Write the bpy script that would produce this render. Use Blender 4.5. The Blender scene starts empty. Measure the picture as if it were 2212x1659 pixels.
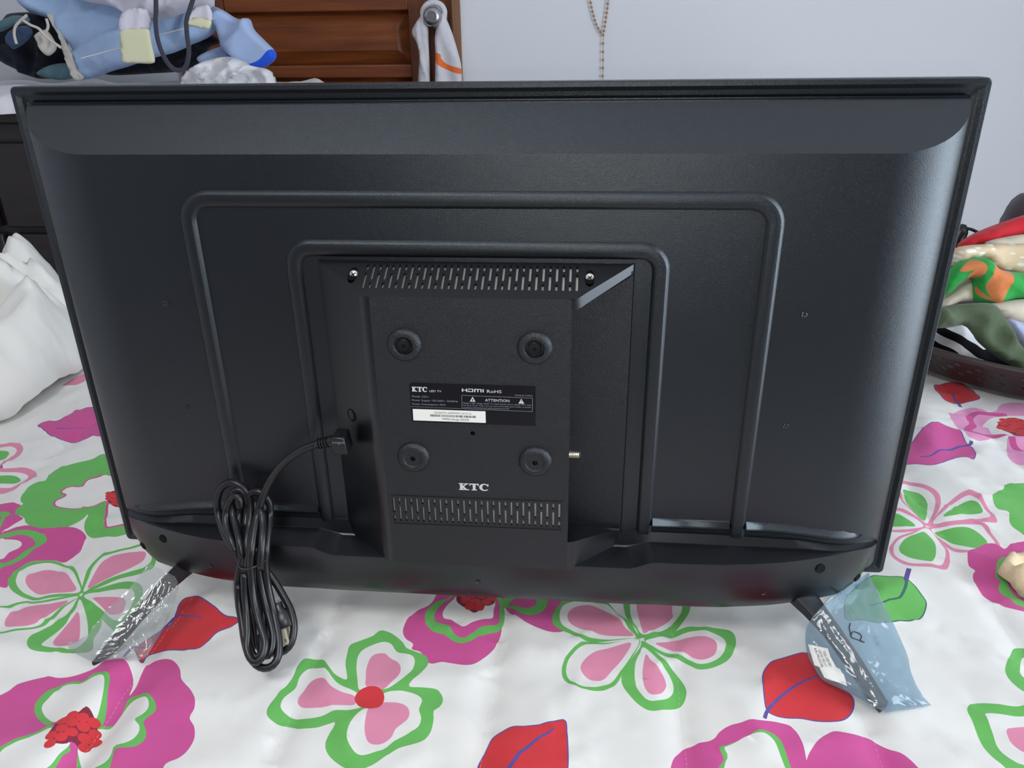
import bpy, bmesh, math, random
import numpy as np
from mathutils import Vector, Matrix
from mathutils.geometry import delaunay_2d_cdt

S = bpy.context.scene
COL = S.collection
random.seed(7)

# ------------------------------------------------------------------ camera
FOC = 1685.0                                   # focal length in pixels of the 2212 x 1659 frame
CAMP = np.array([0.08416721, -0.60490137, 0.45532838])
CR = np.array([[0.99573856, 0.09114893, -0.01402104],     # right
               [0.02488216, -0.41193588, -0.91087305],    # down
               [-0.08880087, 0.90664254, -0.41244842]])   # forward
cam = bpy.data.objects.new('camera', bpy.data.cameras.new('camera'))
COL.objects.link(cam)
cam.data.sensor_fit = 'HORIZONTAL'; cam.data.sensor_width = 36.0
cam.data.lens = FOC / 2212 * 36.0
cam.data.clip_start = 0.01
M = Matrix.Identity(4)
for i in range(3):
    M[i][0] = CR[0][i]; M[i][1] = -CR[1][i]; M[i][2] = -CR[2][i]; M[i][3] = CAMP[i]
cam.matrix_world = M
S.camera = cam

# ------------------------------------------------------------------ light and exposure
S.view_settings.view_transform = 'Standard'
S.view_settings.look = 'None'
S.view_settings.gamma = 1.0
S.view_settings.use_curve_mapping = False
S.view_settings.exposure = 0.20
wd = bpy.data.worlds.new('world'); S.world = wd; wd.use_nodes = True
wd.node_tree.nodes['Background'].inputs[0].default_value = (0.80, 0.88, 1.0, 1)
wd.node_tree.nodes['Background'].inputs[1].default_value = 1.2

def area(name, loc, target, sx, sy, energy, col):
    l = bpy.data.lights.new(name, 'AREA'); l.shape = 'RECTANGLE'; l.size = sx; l.size_y = sy
    l.energy = energy; l.color = col
    o = bpy.data.objects.new(name, l); COL.objects.link(o); o.location = loc
    o.rotation_euler = (Vector(target) - Vector(loc)).to_track_quat('-Z', 'Y').to_euler()
    return o
# daylight entering by the tall glazed opening of the right wall
area('window_daylight', (2.04, -0.45, 0.42), (0.0, -0.45, 0.42), 1.06, 1.9, 50, (0.80, 0.90, 1.0))
# added fill lamp, unseen behind the photographer, to brighten the bed
area('fill_lamp_light', (-0.4, -1.25, 1.80), (-0.4, -1.25, 0), 0.6, 0.6, 16, (0.97, 0.98, 1.0))
# the phone's own flash beside the lens
fl = bpy.data.lights.new('phone_flash', 'POINT'); fl.energy = 3.8; fl.shadow_soft_size = 0.004
fl.color = (1.0, 0.98, 0.95)
flo = bpy.data.objects.new('phone_flash', fl); COL.objects.link(flo)
flo.location = Vector(CAMP + CR[0] * 0.008 + CR[1] * 0.012 + CR[2] * 0.002)

# ------------------------------------------------------------------ pixel -> place
def ray(u, v):
    return CR.T @ np.array([(u - 1106) / FOC, (v - 829.5) / FOC, 1.0])
def atz(u, v, z):
    d = ray(u, v); return CAMP + d * (z - CAMP[2]) / d[2]
def aty(u, v, y):
    d = ray(u, v); return CAMP + d * (y - CAMP[1]) / d[1]
def atplane(u, v, o, n):
    d = ray(u, v); o = np.asarray(o, float); n = np.asarray(n, float)
    return CAMP + d * (np.dot(o - CAMP, n) / np.dot(d, n))
BED = -0.05                                    # top of the quilt; TV panel bottom is z = 0

# ------------------------------------------------------------------ small maths
def lin(c):
    return tuple((x / 255 / 12.92) if x / 255 <= 0.04045 else ((x / 255 + 0.055) / 1.055) ** 2.4 for x in c)
def hash2(ix, iy, s):
    n = (ix.astype(np.int64) * 374761393 + iy.astype(np.int64) * 668265263 + s * 974711) & 0x7fffffff
    n = ((n ^ (n >> 13)) * 1274126177) & 0x7fffffff
    n = n ^ (n >> 16)
    return (n & 0xffff) / 65535.0
def vnoise(x, y, s=0):
    x = np.asarray(x, float); y = np.asarray(y, float)
    ix = np.floor(x); iy = np.floor(y); fx = x - ix; fy = y - iy
    fx = fx * fx * fx * (fx * (fx * 6 - 15) + 10); fy = fy * fy * fy * (fy * (fy * 6 - 15) + 10)
    a = hash2(ix, iy, s); b = hash2(ix + 1, iy, s); c = hash2(ix, iy + 1, s); d = hash2(ix + 1, iy + 1, s)
    return (a * (1 - fx) + b * fx) * (1 - fy) + (c * (1 - fx) + d * fx) * fy * 1.0 - 0.5
def ridge(x, y, s=0):
    return 1 - np.abs(2 * vnoise(x, y, s)) * 2
def crom(pts, n=6, closed=True):
    p = np.asarray(pts, float); N = len(p); out = []
    rng = range(N) if closed else range(N - 1)
    for i in rng:
        if closed: a, b, c, d = p[(i - 1) % N], p[i], p[(i + 1) % N], p[(i + 2) % N]
        else: a, b, c, d = p[max(i - 1, 0)], p[i], p[i + 1], p[min(i + 2, N - 1)]
        for k in range(n):
            t = k / n
            out.append(0.5 * ((2 * b) + (c - a) * t + (2 * a - 5 * b + 4 * c - d) * t * t + (3 * b - a - 3 * c + d) * t ** 3))
    if not closed: out.append(p[-1])
    return np.array(out)
def resample(p, step, closed=True):
    q = np.vstack([p, p[:1]]) if closed else np.asarray(p)
    L = np.r_[0, np.cumsum(np.linalg.norm(np.diff(q, axis=0), axis=1))]
    n = max(int(round(L[-1] / step)), 4)
    t = np.linspace(0, L[-1], n + 1)
    if closed: t = t[:-1]
    return np.stack([np.interp(t, L, q[:, k]) for k in range(q.shape[1])], 1)
def segdist(P, poly):
    P = np.asarray(P, float); a = np.asarray(poly, float); b = np.roll(a, -1, axis=0); best = np.full(len(P), 1e9)
    for i in range(len(a)):
        ab = b[i] - a[i]; l2 = max(ab @ ab, 1e-18)
        t = np.clip(((P - a[i]) @ ab) / l2, 0, 1)
        best = np.minimum(best, np.linalg.norm(P - (a[i] + t[:, None] * ab), axis=1))
    return best
def inside(P, poly):
    P = np.asarray(P, float); a = np.asarray(poly, float); b = np.roll(a, -1, axis=0); r = np.zeros(len(P), bool)
    for i in range(len(a)):
        c = ((a[i, 1] > P[:, 1]) != (b[i, 1] > P[:, 1]))
        with np.errstate(divide='ignore', invalid='ignore'):
            xi = (b[i, 0] - a[i, 0]) * (P[:, 1] - a[i, 1]) / (b[i, 1] - a[i, 1]) + a[i, 0]
        r ^= c & (P[:, 0] < xi)
    return r
def sarea(p):
    p = np.asarray(p); q = np.roll(p, -1, axis=0)
    return 0.5 * np.sum(p[:, 0] * q[:, 1] - q[:, 0] * p[:, 1])
def inset(p, w):
    p = np.asarray(p, float)
    if sarea(p) < 0: p = p[::-1]
    t = np.roll(p, -1, axis=0) - np.roll(p, 1, axis=0)
    t /= np.maximum(np.linalg.norm(t, axis=1)[:, None], 1e-9)
    return p + np.stack([-t[:, 1], t[:, 0]], 1) * w
def cdt(polys, pts=(), edges=()):
    """constrained triangulation; returns verts, triangles, index of the last polygon that holds each triangle (-1: none)"""
    V = []; F = []; E = []
    for p in polys:
        p = np.asarray(p, float)
        if sarea(p) < 0: p = p[::-1]
        F.append(list(range(len(V), len(V) + len(p)))); V += [Vector((float(a), float(b))) for a, b in p]
    for e in edges:
        k = len(V); V += [Vector((float(a), float(b))) for a, b in e]; E += [(k + i, k + i + 1) for i in range(len(e) - 1)]
    V += [Vector((float(a), float(b))) for a, b in pts]
    v, _, f, _, _, of = delaunay_2d_cdt(V, E, F, 0, 1e-6)
    return np.array([(a.x, a.y) for a in v]), [list(t) for t in f], [max(o) if len(o) else -1 for o in of]

# ------------------------------------------------------------------ objects
ORG = {}
def link(o): COL.objects.link(o); return o
def tag(o, label=None, cat=None, group=None, kind=None):
    if label: o['label'] = label
    if cat: o['category'] = cat
    if group: o['group'] = group
    if kind: o['kind'] = kind
    return o
def empty(name, loc, label, cat, group=None):
    o = link(bpy.data.objects.new(name, None)); o.location = loc; o.empty_display_size = 0.05
    ORG[o.name] = np.array(loc, float); return tag(o, label, cat, group)
def mobj(name, verts, faces, mats, parent=None, mi=None, smooth=False, org=None):
    V = np.asarray(verts, float)
    if parent is not None: o0 = ORG[parent.name]
    elif org is not None: o0 = np.asarray(org, float)
    else: o0 = np.array([(V[:, 0].min() + V[:, 0].max()) / 2, (V[:, 1].min() + V[:, 1].max()) / 2, V[:, 2].min()])
    me = bpy.data.meshes.new(name)
    me.from_pydata((V - o0).tolist(), [], [list(map(int, f)) for f in faces])
    if not isinstance(mats, (list, tuple)): mats = [mats]
    for m in mats: me.materials.append(m)
    if mi is not None: me.polygons.foreach_set('material_index', np.asarray(mi, np.int32))
    if smooth is True: me.polygons.foreach_set('use_smooth', np.ones(len(me.polygons), bool))
    elif smooth: me.polygons.foreach_set('use_smooth', np.ones(len(me.polygons), bool)); me.set_sharp_from_angle(angle=math.radians(smooth))
    me.update()
    o = link(bpy.data.objects.new(name, me))
    if parent is not None: o.parent = parent
    else: o.location = o0
    ORG[o.name] = o0
    return o
def merge(*parts):
    V = []; F = []
    for v, f in parts:
        k = len(V); V += [tuple(a) for a in v]; F += [[i + k for i in g] for g in f]
    return V, F
def box(a, b):
    (x0, y0, z0), (x1, y1, z1) = a, b
    v = [(x0, y0, z0), (x1, y0, z0), (x1, y1, z0), (x0, y1, z0), (x0, y0, z1), (x1, y0, z1), (x1, y1, z1), (x0, y1, z1)]
    return v, [[3, 2, 1, 0], [4, 5, 6, 7], [0, 1, 5, 4], [1, 2, 6, 5], [2, 3, 7, 6], [3, 0, 4, 7]]
def bevel(o, w, seg=2, angle=30):
    m = o.modifiers.new('bevel', 'BEVEL'); m.width = w; m.segments = seg; m.limit_method = 'ANGLE'; m.angle_limit = math.radians(angle)
    for p in o.data.polygons: p.use_smooth = True
    o.data.set_sharp_from_angle(angle=math.radians(40)); return o
def tube(path, r, n=10, cap=True, closed=False):
    P = np.asarray(path, float); N = len(P); R = np.full(N, r) if np.isscalar(r) else np.asarray(r)
    V = []; F = []; up = None
    for i in range(N):
        if closed: t = P[(i + 1) % N] - P[i - 1]
        else: t = P[min(i + 1, N - 1)] - P[max(i - 1, 0)]
        t = t / max(np.linalg.norm(t), 1e-9)
        if up is None:
            up = np.cross(t, [0.3, 0.2, 1.0]); up /= np.linalg.norm(up)
        up = up - t * np.dot(up, t); up /= max(np.linalg.norm(up), 1e-9)
        w = np.cross(t, up)
        for k in range(n):
            a = 2 * math.pi * k / n; V.append(P[i] + R[i] * (math.cos(a) * up + math.sin(a) * w))
    for i in range(N if closed else N - 1):
        j = (i + 1) % N
        for k in range(n):
            l = (k + 1) % n; F.append([i * n + k, i * n + l, j * n + l, j * n + k])
    if cap and not closed: F.append(list(range(n))[::-1]); F.append([(N - 1) * n + k for k in range(n)])
    return V, F
def lathe(prof, o, ax, n=24):
    """prof: (radius, height) along axis ax from point o"""
    ax = np.asarray(ax, float); ax /= np.linalg.norm(ax); u = np.cross(ax, [0.0, 0.3, 1.0] if abs(ax[2]) < 0.9 else [1.0, 0, 0]); u /= np.linalg.norm(u); w = np.cross(ax, u)
    V = []; F = []
    for r, h in prof:
        for k in range(n):
            a = 2 * math.pi * k / n; V.append(np.asarray(o) + ax * h + r * (math.cos(a) * u + math.sin(a) * w))
    for i in range(len(prof) - 1):
        for k in range(n):
            l = (k + 1) % n; F.append([i * n + k, i * n + l, (i + 1) * n + l, (i + 1) * n + k])
    if prof[0][0] > 1e-5: F.append(list(range(n))[::-1])
    if prof[-1][0] > 1e-5: F.append([(len(prof) - 1) * n + k for k in range(n)])
    return V, F
def prism(poly, frame, h0, h1):
    """extrude a planar polygon between heights h0, h1 of a frame (o, ux, uy, n)"""
    o, ux, uy, n = [np.asarray(a, float) for a in frame]
    P = np.asarray(poly, float)
    if sarea(P) < 0: P = P[::-1]
    N = len(P); V = [o + a * ux + b * uy + h0 * n for a, b in P] + [o + a * ux + b * uy + h1 * n for a, b in P]
    F = [list(range(N))[::-1], list(range(N, 2 * N))] + [[i, (i + 1) % N, N + (i + 1) % N, N + i] for i in range(N)]
    return V, F
def circle(cx, cy, r, n=16, ry=None):
    ry = r if ry is None else ry
    return [(cx + r * math.cos(2 * math.pi * k / n), cy + ry * math.sin(2 * math.pi * k / n)) for k in range(n)]

# ------------------------------------------------------------------ materials
def mat(name, col, rough=0.5, metal=0.0, spec=0.5, bump=None, vary=None, sheen=0.0, coat=0.0, stint=None):
    m = bpy.data.materials.new(name); m.use_nodes = True; nt = m.node_tree; b = nt.nodes['Principled BSDF']
    c = lin(col) + (1,)
    b.inputs['Base Color'].default_value = c; b.inputs['Roughness'].default_value = rough
    b.inputs['Metallic'].default_value = metal; b.inputs['Specular IOR Level'].default_value = spec
    b.inputs['Sheen Weight'].default_value = sheen; b.inputs['Coat Weight'].default_value = coat
    if stint: b.inputs['Specular Tint'].default_value = stint + (1,)
    tc = nt.nodes.new('ShaderNodeTexCoord')
    if vary:                                     # (scale, amount): faint mottling of the colour
        n = nt.nodes.new('ShaderNodeTexNoise'); n.inputs['Scale'].default_value = vary[0]; n.inputs['Detail'].default_value = 4
        mx = nt.nodes.new('ShaderNodeMixRGB'); mx.blend_type = 'MIX'
        mx.inputs[1].default_value = tuple(x * (1 - vary[1]) for x in c[:3]) + (1,); mx.inputs[2].default_value = tuple(min(1, x * (1 + vary[1])) for x in c[:3]) + (1,)
        nt.links.new(tc.outputs['Object'], n.inputs['Vector']); nt.links.new(n.outputs['Fac'], mx.inputs[0]); nt.links.new(mx.outputs[0], b.inputs['Base Color'])
    for k, (sc, st, di) in enumerate(bump or []):
        n = nt.nodes.new('ShaderNodeTexNoise'); n.inputs['Scale'].default_value = sc; n.inputs['Detail'].default_value = 2
        bp = nt.nodes.new('ShaderNodeBump'); bp.inputs['Strength'].default_value = st; bp.inputs['Distance'].default_value = di
        nt.links.new(tc.outputs['Object'], n.inputs['Vector']); nt.links.new(n.outputs['Fac'], bp.inputs['Height'])
        if k: nt.links.new(last.outputs[0], bp.inputs['Normal'])
        nt.links.new(bp.outputs[0], b.inputs['Normal']); last = bp
    return m
def cloth(name, col, weave=900, st=0.25, **k):
    return mat(name, col, rough=0.9, spec=0.2, bump=[(90, 0.18, 0.002), (weave, st, 0.0004)], sheen=0.15, **k)

# ------------------------------------------------------------------ the room
FL, CE, YB, YF, XL, XR = -0.62, 1.88, 1.60, -2.3, -2.0, 1.95
m_wall = mat('wall_paint', (226, 227, 232), 0.85, spec=0.3, bump=[(60, 0.06, 0.003)], vary=(2.0, 0.02))
m_ceil = mat('ceiling_paint', (236, 236, 236), 0.9, bump=[(80, 0.05, 0.002)])
m_floor = mat('floor_tile', (170, 160, 148), 0.4, vary=(6, 0.08))
def struct(name, parts, m):
    V, F = merge(*parts); o = mobj(name, V, F, m); o['kind'] = 'structure'; return o
T = 0.08
struct('floor', [box((XL - T, YF - T, FL - T), (XR + T, YB + T, FL))], m_floor)
struct('ceiling', [box((XL - T, YF - T, CE), (XR + T, YB + T, CE + T))], m_ceil)
DX0, DX1, DZ1 = -1.02, -0.2505, 1.45            # door opening in the back wall
struct('wall_back', [box((XL - T, YB, FL), (DX0, YB + T, CE)), box((DX1, YB, FL), (XR + T, YB + T, CE)), box((DX0, YB, DZ1), (DX1, YB + T, CE))], m_wall)
struct('wall_left', [box((XL - T, YF, FL), (XL, YB, CE))], m_wall)
struct('wall_front', [box((XL - T, YF - T, FL), (XR + T, YF, CE))], mat('front_wall_dark_tone', (72, 74, 82), 0.8))  # unseen wall coloured dark to keep reflections in the TV back dark
WY0, WY1, WZ0, WZ1 = -1.0, 0.1, FL + 0.04, 1.42
struct('wall_right', [box((XR, YF, FL), (XR + T, WY0, CE)), box((XR, WY1, FL), (XR + T, YB, CE)), box((XR, WY0, FL), (XR + T, WY1, WZ0)), box((XR, WY0, WZ1), (XR + T, WY1, CE))], m_wall)
m_frame = mat('window_frame_paint', (225, 225, 225), 0.5)
wf = struct('window_1', [box((XR + 0.01, WY0, WZ0), (XR + 0.05, WY0 + 0.05, WZ1)), box((XR + 0.01, WY1 - 0.05, WZ0), (XR + 0.05, WY1, WZ1)), box((XR + 0.01, WY0, WZ0), (XR + 0.05, WY1, WZ0 + 0.05)), box((XR + 0.01, WY0, WZ1 - 0.05), (XR + 0.05, WY1, WZ1)), box((XR + 0.01, -0.47, WZ0), (XR + 0.05, -0.43, WZ1))], m_frame)

# door: reddish brown boards with raised panels
def wood(name, c1, c2, rough, axis):
    m = bpy.data.materials.new(name); m.use_nodes = True; nt = m.node_tree; b = nt.nodes['Principled BSDF']
    tc = nt.nodes.new('ShaderNodeTexCoord'); mp = nt.nodes.new('ShaderNodeMapping')
    mp.inputs['Scale'].default_value = {'x': (1.5, 14, 14), 'z': (14, 14, 1.5)}[axis]
    n = nt.nodes.new('ShaderNodeTexNoise'); n.inputs['Scale'].default_value = 3; n.inputs['Detail'].default_value = 7; n.inputs['Distortion'].default_value = 0.6
    r = nt.nodes.new('ShaderNodeValToRGB'); r.color_ramp.elements[0].position = 0.3; r.color_ramp.elements[1].position = 0.75
    r.color_ramp.elements[0].color = lin(c1) + (1,); r.color_ramp.elements[1].color = lin(c2) + (1,)
    nt.links.new(tc.outputs['Object'], mp.inputs[0]); nt.links.new(mp.outputs[0], n.inputs[0]); nt.links.new(n.outputs['Fac'], r.inputs[0]); nt.links.new(r.outputs[0], b.inputs['Base Color'])
    b.inputs['Roughness'].default_value = rough; return m
m_dw = wood('door_wood_upright', (92, 46, 24), (126, 68, 36), 0.38, 'z')
m_dx = wood('door_wood_level', (98, 48, 22), (140, 76, 36), 0.38, 'x')
m_steel = mat('brushed_steel', (190, 190, 192), 0.28, 1.0)
door = link(bpy.data.objects.new('door_1', None)); door.location = ((DX0 + DX1) / 2, YB, FL); ORG['door_1'] = np.array(door.location); tag(door, kind='structure')
DR = DX1 - 0.022
dy = YB + 0.005
stz = 0.045
rails = [FL + 0.01, FL + 0.24, 0.13, 0.345, 0.375, 0.405, 0.525, 0.56, 1.10, DZ1 - 0.02]
mobj('stile', *box((DR - 0.115, dy, FL + 0.01), (DR, dy + stz, DZ1 - 0.02)), m_dw, door)
mobj('stile', *box((DX0 + 0.022, dy, FL + 0.01), (DX0 + 0.137, dy + stz, DZ1 - 0.02)), m_dw, door)
rx0, rx1 = DX0 + 0.137, DR - 0.115
def rail(z0, z1): bevel(mobj('rail', *box((rx0, dy, z0), (rx1, dy + stz, z1)), m_dx, door), 0.004)
def panel(z0, z1):
    a, b, c, d = rx0, rx1, z0, z1; i = 0.035
    V = [(a, dy + 0.03, c), (b, dy + 0.03, c), (b, dy + 0.03, d), (a, dy + 0.03, d), (a + i * .4, dy + 0.022, c + i * .4), (b - i * .4, dy + 0.022, c + i * .4), (b - i * .4, dy + 0.022, d - i * .4), (a + i * .4, dy + 0.022, d - i * .4),
         (a + i, dy + 0.008, c + i), (b - i, dy + 0.008, c + i), (b - i, dy + 0.008, d - i), (a + i, dy + 0.008, d - i)]
    F = [[k, (k + 1) % 4, 4 + (k + 1) % 4, 4 + k] for k in range(4)] + [[4 + k, 4 + (k + 1) % 4, 8 + (k + 1) % 4, 8 + k] for k in range(4)] + [[8, 9, 10, 11]]
    mobj('panel', V, F, m_dx, door)
zz = [(FL + 0.01, FL + 0.20, 0), (FL + 0.20, -0.12, 1), (-0.12, -0.04, 0), (-0.04, 0.345, 1), (0.345, 0.378, 0), (0.378, 0.508, 1), (0.508, 0.58, 0), (0.58, 1.12, 1), (1.12, 1.19, 0), (1.19, DZ1 - 0.10, 1), (DZ1 - 0.10, DZ1 - 0.02, 0)]
for z0, z1, k in zz: (panel if k else rail)(z0, z1)
kx, _, kz = aty(934, 36, YB - 0.05)
kn = mobj('door_knob', *lathe([(0.030, 0), (0.031, 0.004), (0.026, 0.009), (0.012, 0.012), (0.011, 0.030), (0.017, 0.036), (0.023, 0.044), (0.0245, 0.053), (0.021, 0.061), (0.013, 0.065), (0.012, 0.0635), (0.004, 0.0635), (0.004, 0.066), (0, 0.066)], (kx, dy, kz), (0, -1, 0), 28), m_steel, door, smooth=40)
m_trim = wood('door_frame_wood', (120, 82, 58), (150, 108, 78), 0.45, 'z')
struct('trim_1', [box((DX1 - 0.02, YB - 0.012, FL), (DX1, YB + T, DZ1)), box((DX0, YB - 0.012, FL), (DX0 + 0.02, YB + T, DZ1)), box((DX0 + 0.02, YB - 0.012, DZ1 - 0.02), (DX1 - 0.02, YB + T, DZ1))], m_trim)


# unseen glowing fixture added to go with the fill lamp
m_glow = bpy.data.materials.new('fill_lamp_glass'); m_glow.use_nodes = True
m_glow.node_tree.nodes['Principled BSDF'].inputs['Emission Color'].default_value = (1, 0.97, 0.93, 1)
m_glow.node_tree.nodes['Principled BSDF'].inputs['Emission Strength'].default_value = 4.0
lampo = empty('fill_lamp', (-0.4, -1.25, CE), 'flat white fill lamp added on the ceiling, unseen behind the camera', 'lamp')
mobj('fill_lamp_base', *lathe([(0.20, -0.0), (0.20, -0.02), (0.17, -0.03)], (-0.4, -1.25, CE), (0, 0, 1), 32), m_frame, lampo, smooth=40)
mobj('fill_lamp_diffuser', *lathe([(0.17, -0.03), (0.165, -0.045), (0.12, -0.06), (0.0, -0.066)], (-0.4, -1.25, CE), (0, 0, 1), 32), m_glow, lampo, smooth=True)
# ------------------------------------------------------------------ bed
BX0, BX1, BY0, BY1 = -1.08, 1.18, -0.46, 0.98
m_matt = cloth('mattress_ticking', (225, 222, 215))
m_bedw = wood('bed_base_wood', (52, 32, 22), (78, 50, 34), 0.5, 'x')
bedo = empty('bed', (0, 0.26, FL), 'dark wooden bed frame on four posts under the mattress', 'bed')
for x0, x1, y0, y1, n in ((BX0 + .05, BX1 - .05, BY0 + .05, BY0 + .09, 'side_rail'), (BX0 + .05, BX1 - .05, BY1 - .09, BY1 - .05, 'side_rail'), (BX0 + .05, BX0 + .09, BY0 + .09, BY1 - .09, 'end_rail'), (BX1 - .09, BX1 - .05, BY0 + .09, BY1 - .09, 'end_rail')):
    mobj(n, *box((x0, y0, -0.42), (x1, y1, -0.27)), m_bedw, bedo)
for x in (BX0 + .05, BX1 - .12):
    for y in (BY0 + .05, BY1 - .12): mobj('leg', *box((x, y, FL), (x + .07, y + .07, -0.42)), m_bedw, bedo)
mobj('slat_deck', *box((BX0 + .09, BY0 + .09, -0.30), (BX1 - .09, BY1 - .09, -0.275)), m_bedw, bedo)
mt = mobj('mattress', *box((BX0 + .02, BY0 + .02, -0.27), (BX1 - .02, BY1 - .02, BED - 0.03)), m_matt)
bevel(mt, 0.04, 3); tag(mt, 'thick pale mattress under the flowered quilt', 'mattress')

# ------------------------------------------------------------------ quilt
# the print: every colour field is a patch of the one cloth mesh
QC = ['white', 'green', 'magenta', 'pink', 'red', 'blue', 'rose', 'wine', 'moss']
QRGB = dict(white=(226, 224, 220), green=(104, 180, 92), magenta=(200, 82, 146), pink=(219, 138, 166), red=(206, 56, 62), blue=(96, 78, 150), rose=(224, 150, 192), wine=(128, 44, 64), moss=(56, 106, 98))
qm = [mat('quilt_print_' + c, QRGB[c], 0.78, spec=0.25, bump=[(1400, 0.12, 0.0003)], sheen=0.1) for c in QC]
FR = dict(a=(0, 1180, 3.16), b=(560, 1280, 3.16), c=(1160, 1280, 3.6867), d=(1700, 1250, 4.0566), e=(1880, 800, 3.3193), f=(0, 800, 3.4563), g=(1560, 1080, 3.3175))
PR = []                                        # (colour index, bed polygon, motif)
MOT = [None]
def topx(fr, pts):
    ox, oy, s = FR[fr]; return [(ox + x / s, oy + y / s) for x, y in pts]
def tobed(fr, pts): return np.array([atz(u, v, BED)[:2] for u, v in topx(fr, pts)])
def put(col, poly): PR.append((QC.index(col), np.asarray(poly), MOT[0]))
def sh(col, fr, *pts):
    if fr == 'f' and pts[0][0] == -60 and pts[-1][0] == -60: pts = pts + ((-60 - abs(pts[-1][1] - pts[0][1]) * .45, (pts[0][1] + pts[-1][1]) / 2),)
    p = resample(crom(tobed(fr, pts), 8), 0.0030); put(col, p); return p
def outl(col, fill, w, fr, *pts):
    p = resample(crom(tobed(fr, pts), 8), 0.0030); put(col, p); put(fill, inset(p, w))
def line(col, w, fr, *pts, taper=True):
    p = resample(crom(tobed(fr, pts), 6, False), 0.006, False)
    t = np.gradient(p, axis=0); t /= np.maximum(np.linalg.norm(t, axis=1)[:, None], 1e-9); n = np.stack([-t[:, 1], t[:, 0]], 1)
    k = len(p); ww = np.full(k, w / 2)
    if taper: ww = w / 2 * np.linspace(1.0, 0.45, k)
    put(col, np.vstack([p + n * ww[:, None], (p - n * ww[:, None])[::-1]]))
def petals(fr, cols, *ps):
    for k, c in enumerate(cols):
        for p in ps:
            if k < len(p): sh(c, fr, *p[k])
def berries(fr, blob, r):
    P = tobed(fr, blob); sh('wine', fr, *blob)
    x0, y0 = P.min(0); x1, y1 = P.max(0); rs = random.Random(3); k = 0; y = y0
    while y < y1 + r:
        x = x0 + (r * 0.85 if k % 2 else 0)
        while x < x1 + r:
            c = np.array([x + rs.uniform(-.12, .12) * r, y + rs.uniform(-.12, .12) * r])
            if inside([c], P)[0]: put('red', circle(c[0], c[1], r * 0.92, 12, r * 0.86))
            x += r * 1.75
        y += r * 1.5; k += 1

# big magenta flower at the near left corner
MOT[0] = 'M1'
sh('magenta', 'a', (-60, 1040), (0, 1010), (150, 930), (300, 890), (450, 880), (560, 860), (660, 830), (720, 790), (800, 780), (860, 795), (895, 850), (900, 910), (870, 985), (920, 920), (970, 830), (1030, 780), (1100, 765), (1180, 785), (1230, 850), (1245, 930), (1300, 990), (1335, 1060), (1330, 1120), (1295, 1175), (1325, 1230), (1325, 1310), (1280, 1390), (1220, 1440), (1120, 1490), (1100, 1620), (900, 1760), (400, 1780), (0, 1700), (-120, 1500), (-120, 1200))
petals('a', ('green', 'white'),
  [[(400, 1230), (330, 1250), (270, 1190), (235, 1130), (240, 1070), (290, 1010), (360, 970), (430, 930), (500, 910), (570, 915), (620, 875), (680, 865), (740, 880), (755, 920), (740, 1000), (720, 1100), (690, 1180), (660, 1190), (620, 1160)],
   [(390, 1235), (330, 1190), (290, 1130), (290, 1080), (350, 1020), (400, 980), (430, 945), (490, 930), (560, 935), (620, 900), (680, 890), (715, 910), (715, 990), (690, 1080), (650, 1170), (600, 1180), (500, 1200)]],
  [[(650, 1210), (720, 1180), (770, 1160), (830, 1070), (870, 1000), (940, 985), (1010, 1010), (1060, 1070), (1060, 1130), (1000, 1180), (980, 1210), (1000, 1270), (980, 1330), (920, 1370), (850, 1380), (790, 1390), (770, 1450), (740, 1540), (660, 1600), (520, 1580), (520, 1400)],
   [(655, 1215), (740, 1190), (800, 1120), (850, 1060), (900, 1020), (960, 1015), (1010, 1050), (1015, 1110), (970, 1160), (920, 1190), (950, 1225), (950, 1270), (910, 1320), (850, 1350), (780, 1365), (760, 1430), (720, 1480), (640, 1510), (560, 1510), (525, 1400), (540, 1340)]],
  [[(370, 1260), (260, 1290), (120, 1340), (0, 1400), (-60, 1460), (-40, 1580), (120, 1620), (330, 1560), (430, 1440), (480, 1380)],
   [(370, 1280), (250, 1310), (120, 1360), (40, 1400), (0, 1450), (0, 1550), (120, 1590), (320, 1530), (420, 1430), (480, 1360), (470, 1340), (400, 1380)]])
berries('a', [(600, 1120), (640, 1160), (655, 1220), (640, 1270), (650, 1300), (590, 1340), (540, 1360), (500, 1340), (450, 1370), (400, 1380), (350, 1385), (360, 1350), (340, 1320), (380, 1270), (400, 1230), (470, 1190), (540, 1170)], 0.0048)
# magenta flower at the left edge
MOT[0] = None
sh('magenta', 'f', (-60, 1000), (0, 1000), (80, 995), (140, 1010), (165, 1030), (125, 1060), (125, 1090), (160, 1120), (180, 1135), (100, 1190), (40, 1225), (20, 1240), (120, 1200), (240, 1175), (400, 1180), (500, 1172), (570, 1185), (630, 1215), (640, 1245), (610, 1290), (590, 1330), (530, 1380), (470, 1415), (400, 1415), (250, 1430), (140, 1490), (80, 1560), (60, 1640), (0, 1640), (-60, 1630))
sh('green', 'f', (-60, 1070), (0, 1068), (60, 1070), (85, 1095), (70, 1130), (30, 1190), (0, 1220), (-60, 1230))
sh('magenta', 'f', (-60, 1120), (0, 1115), (25, 1125), (20, 1160), (0, 1190), (-60, 1200))
sh('green', 'f', (-60, 1270), (0, 1255), (100, 1225), (200, 1213), (290, 1220), (340, 1240), (350, 1275), (310, 1310), (260, 1330), (200, 1390), (120, 1440), (0, 1505), (-60, 1510))
sh('magenta', 'f', (-60, 1290), (60, 1265), (150, 1245), (220, 1250), (260, 1275), (255, 1310), (190, 1350), (130, 1400), (40, 1445), (-60, 1465))
sh('white', 'f', (-60, 1285), (60, 1278), (140, 1280), (165, 1300), (140, 1335), (70, 1370), (20, 1420), (-60, 1430))
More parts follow.
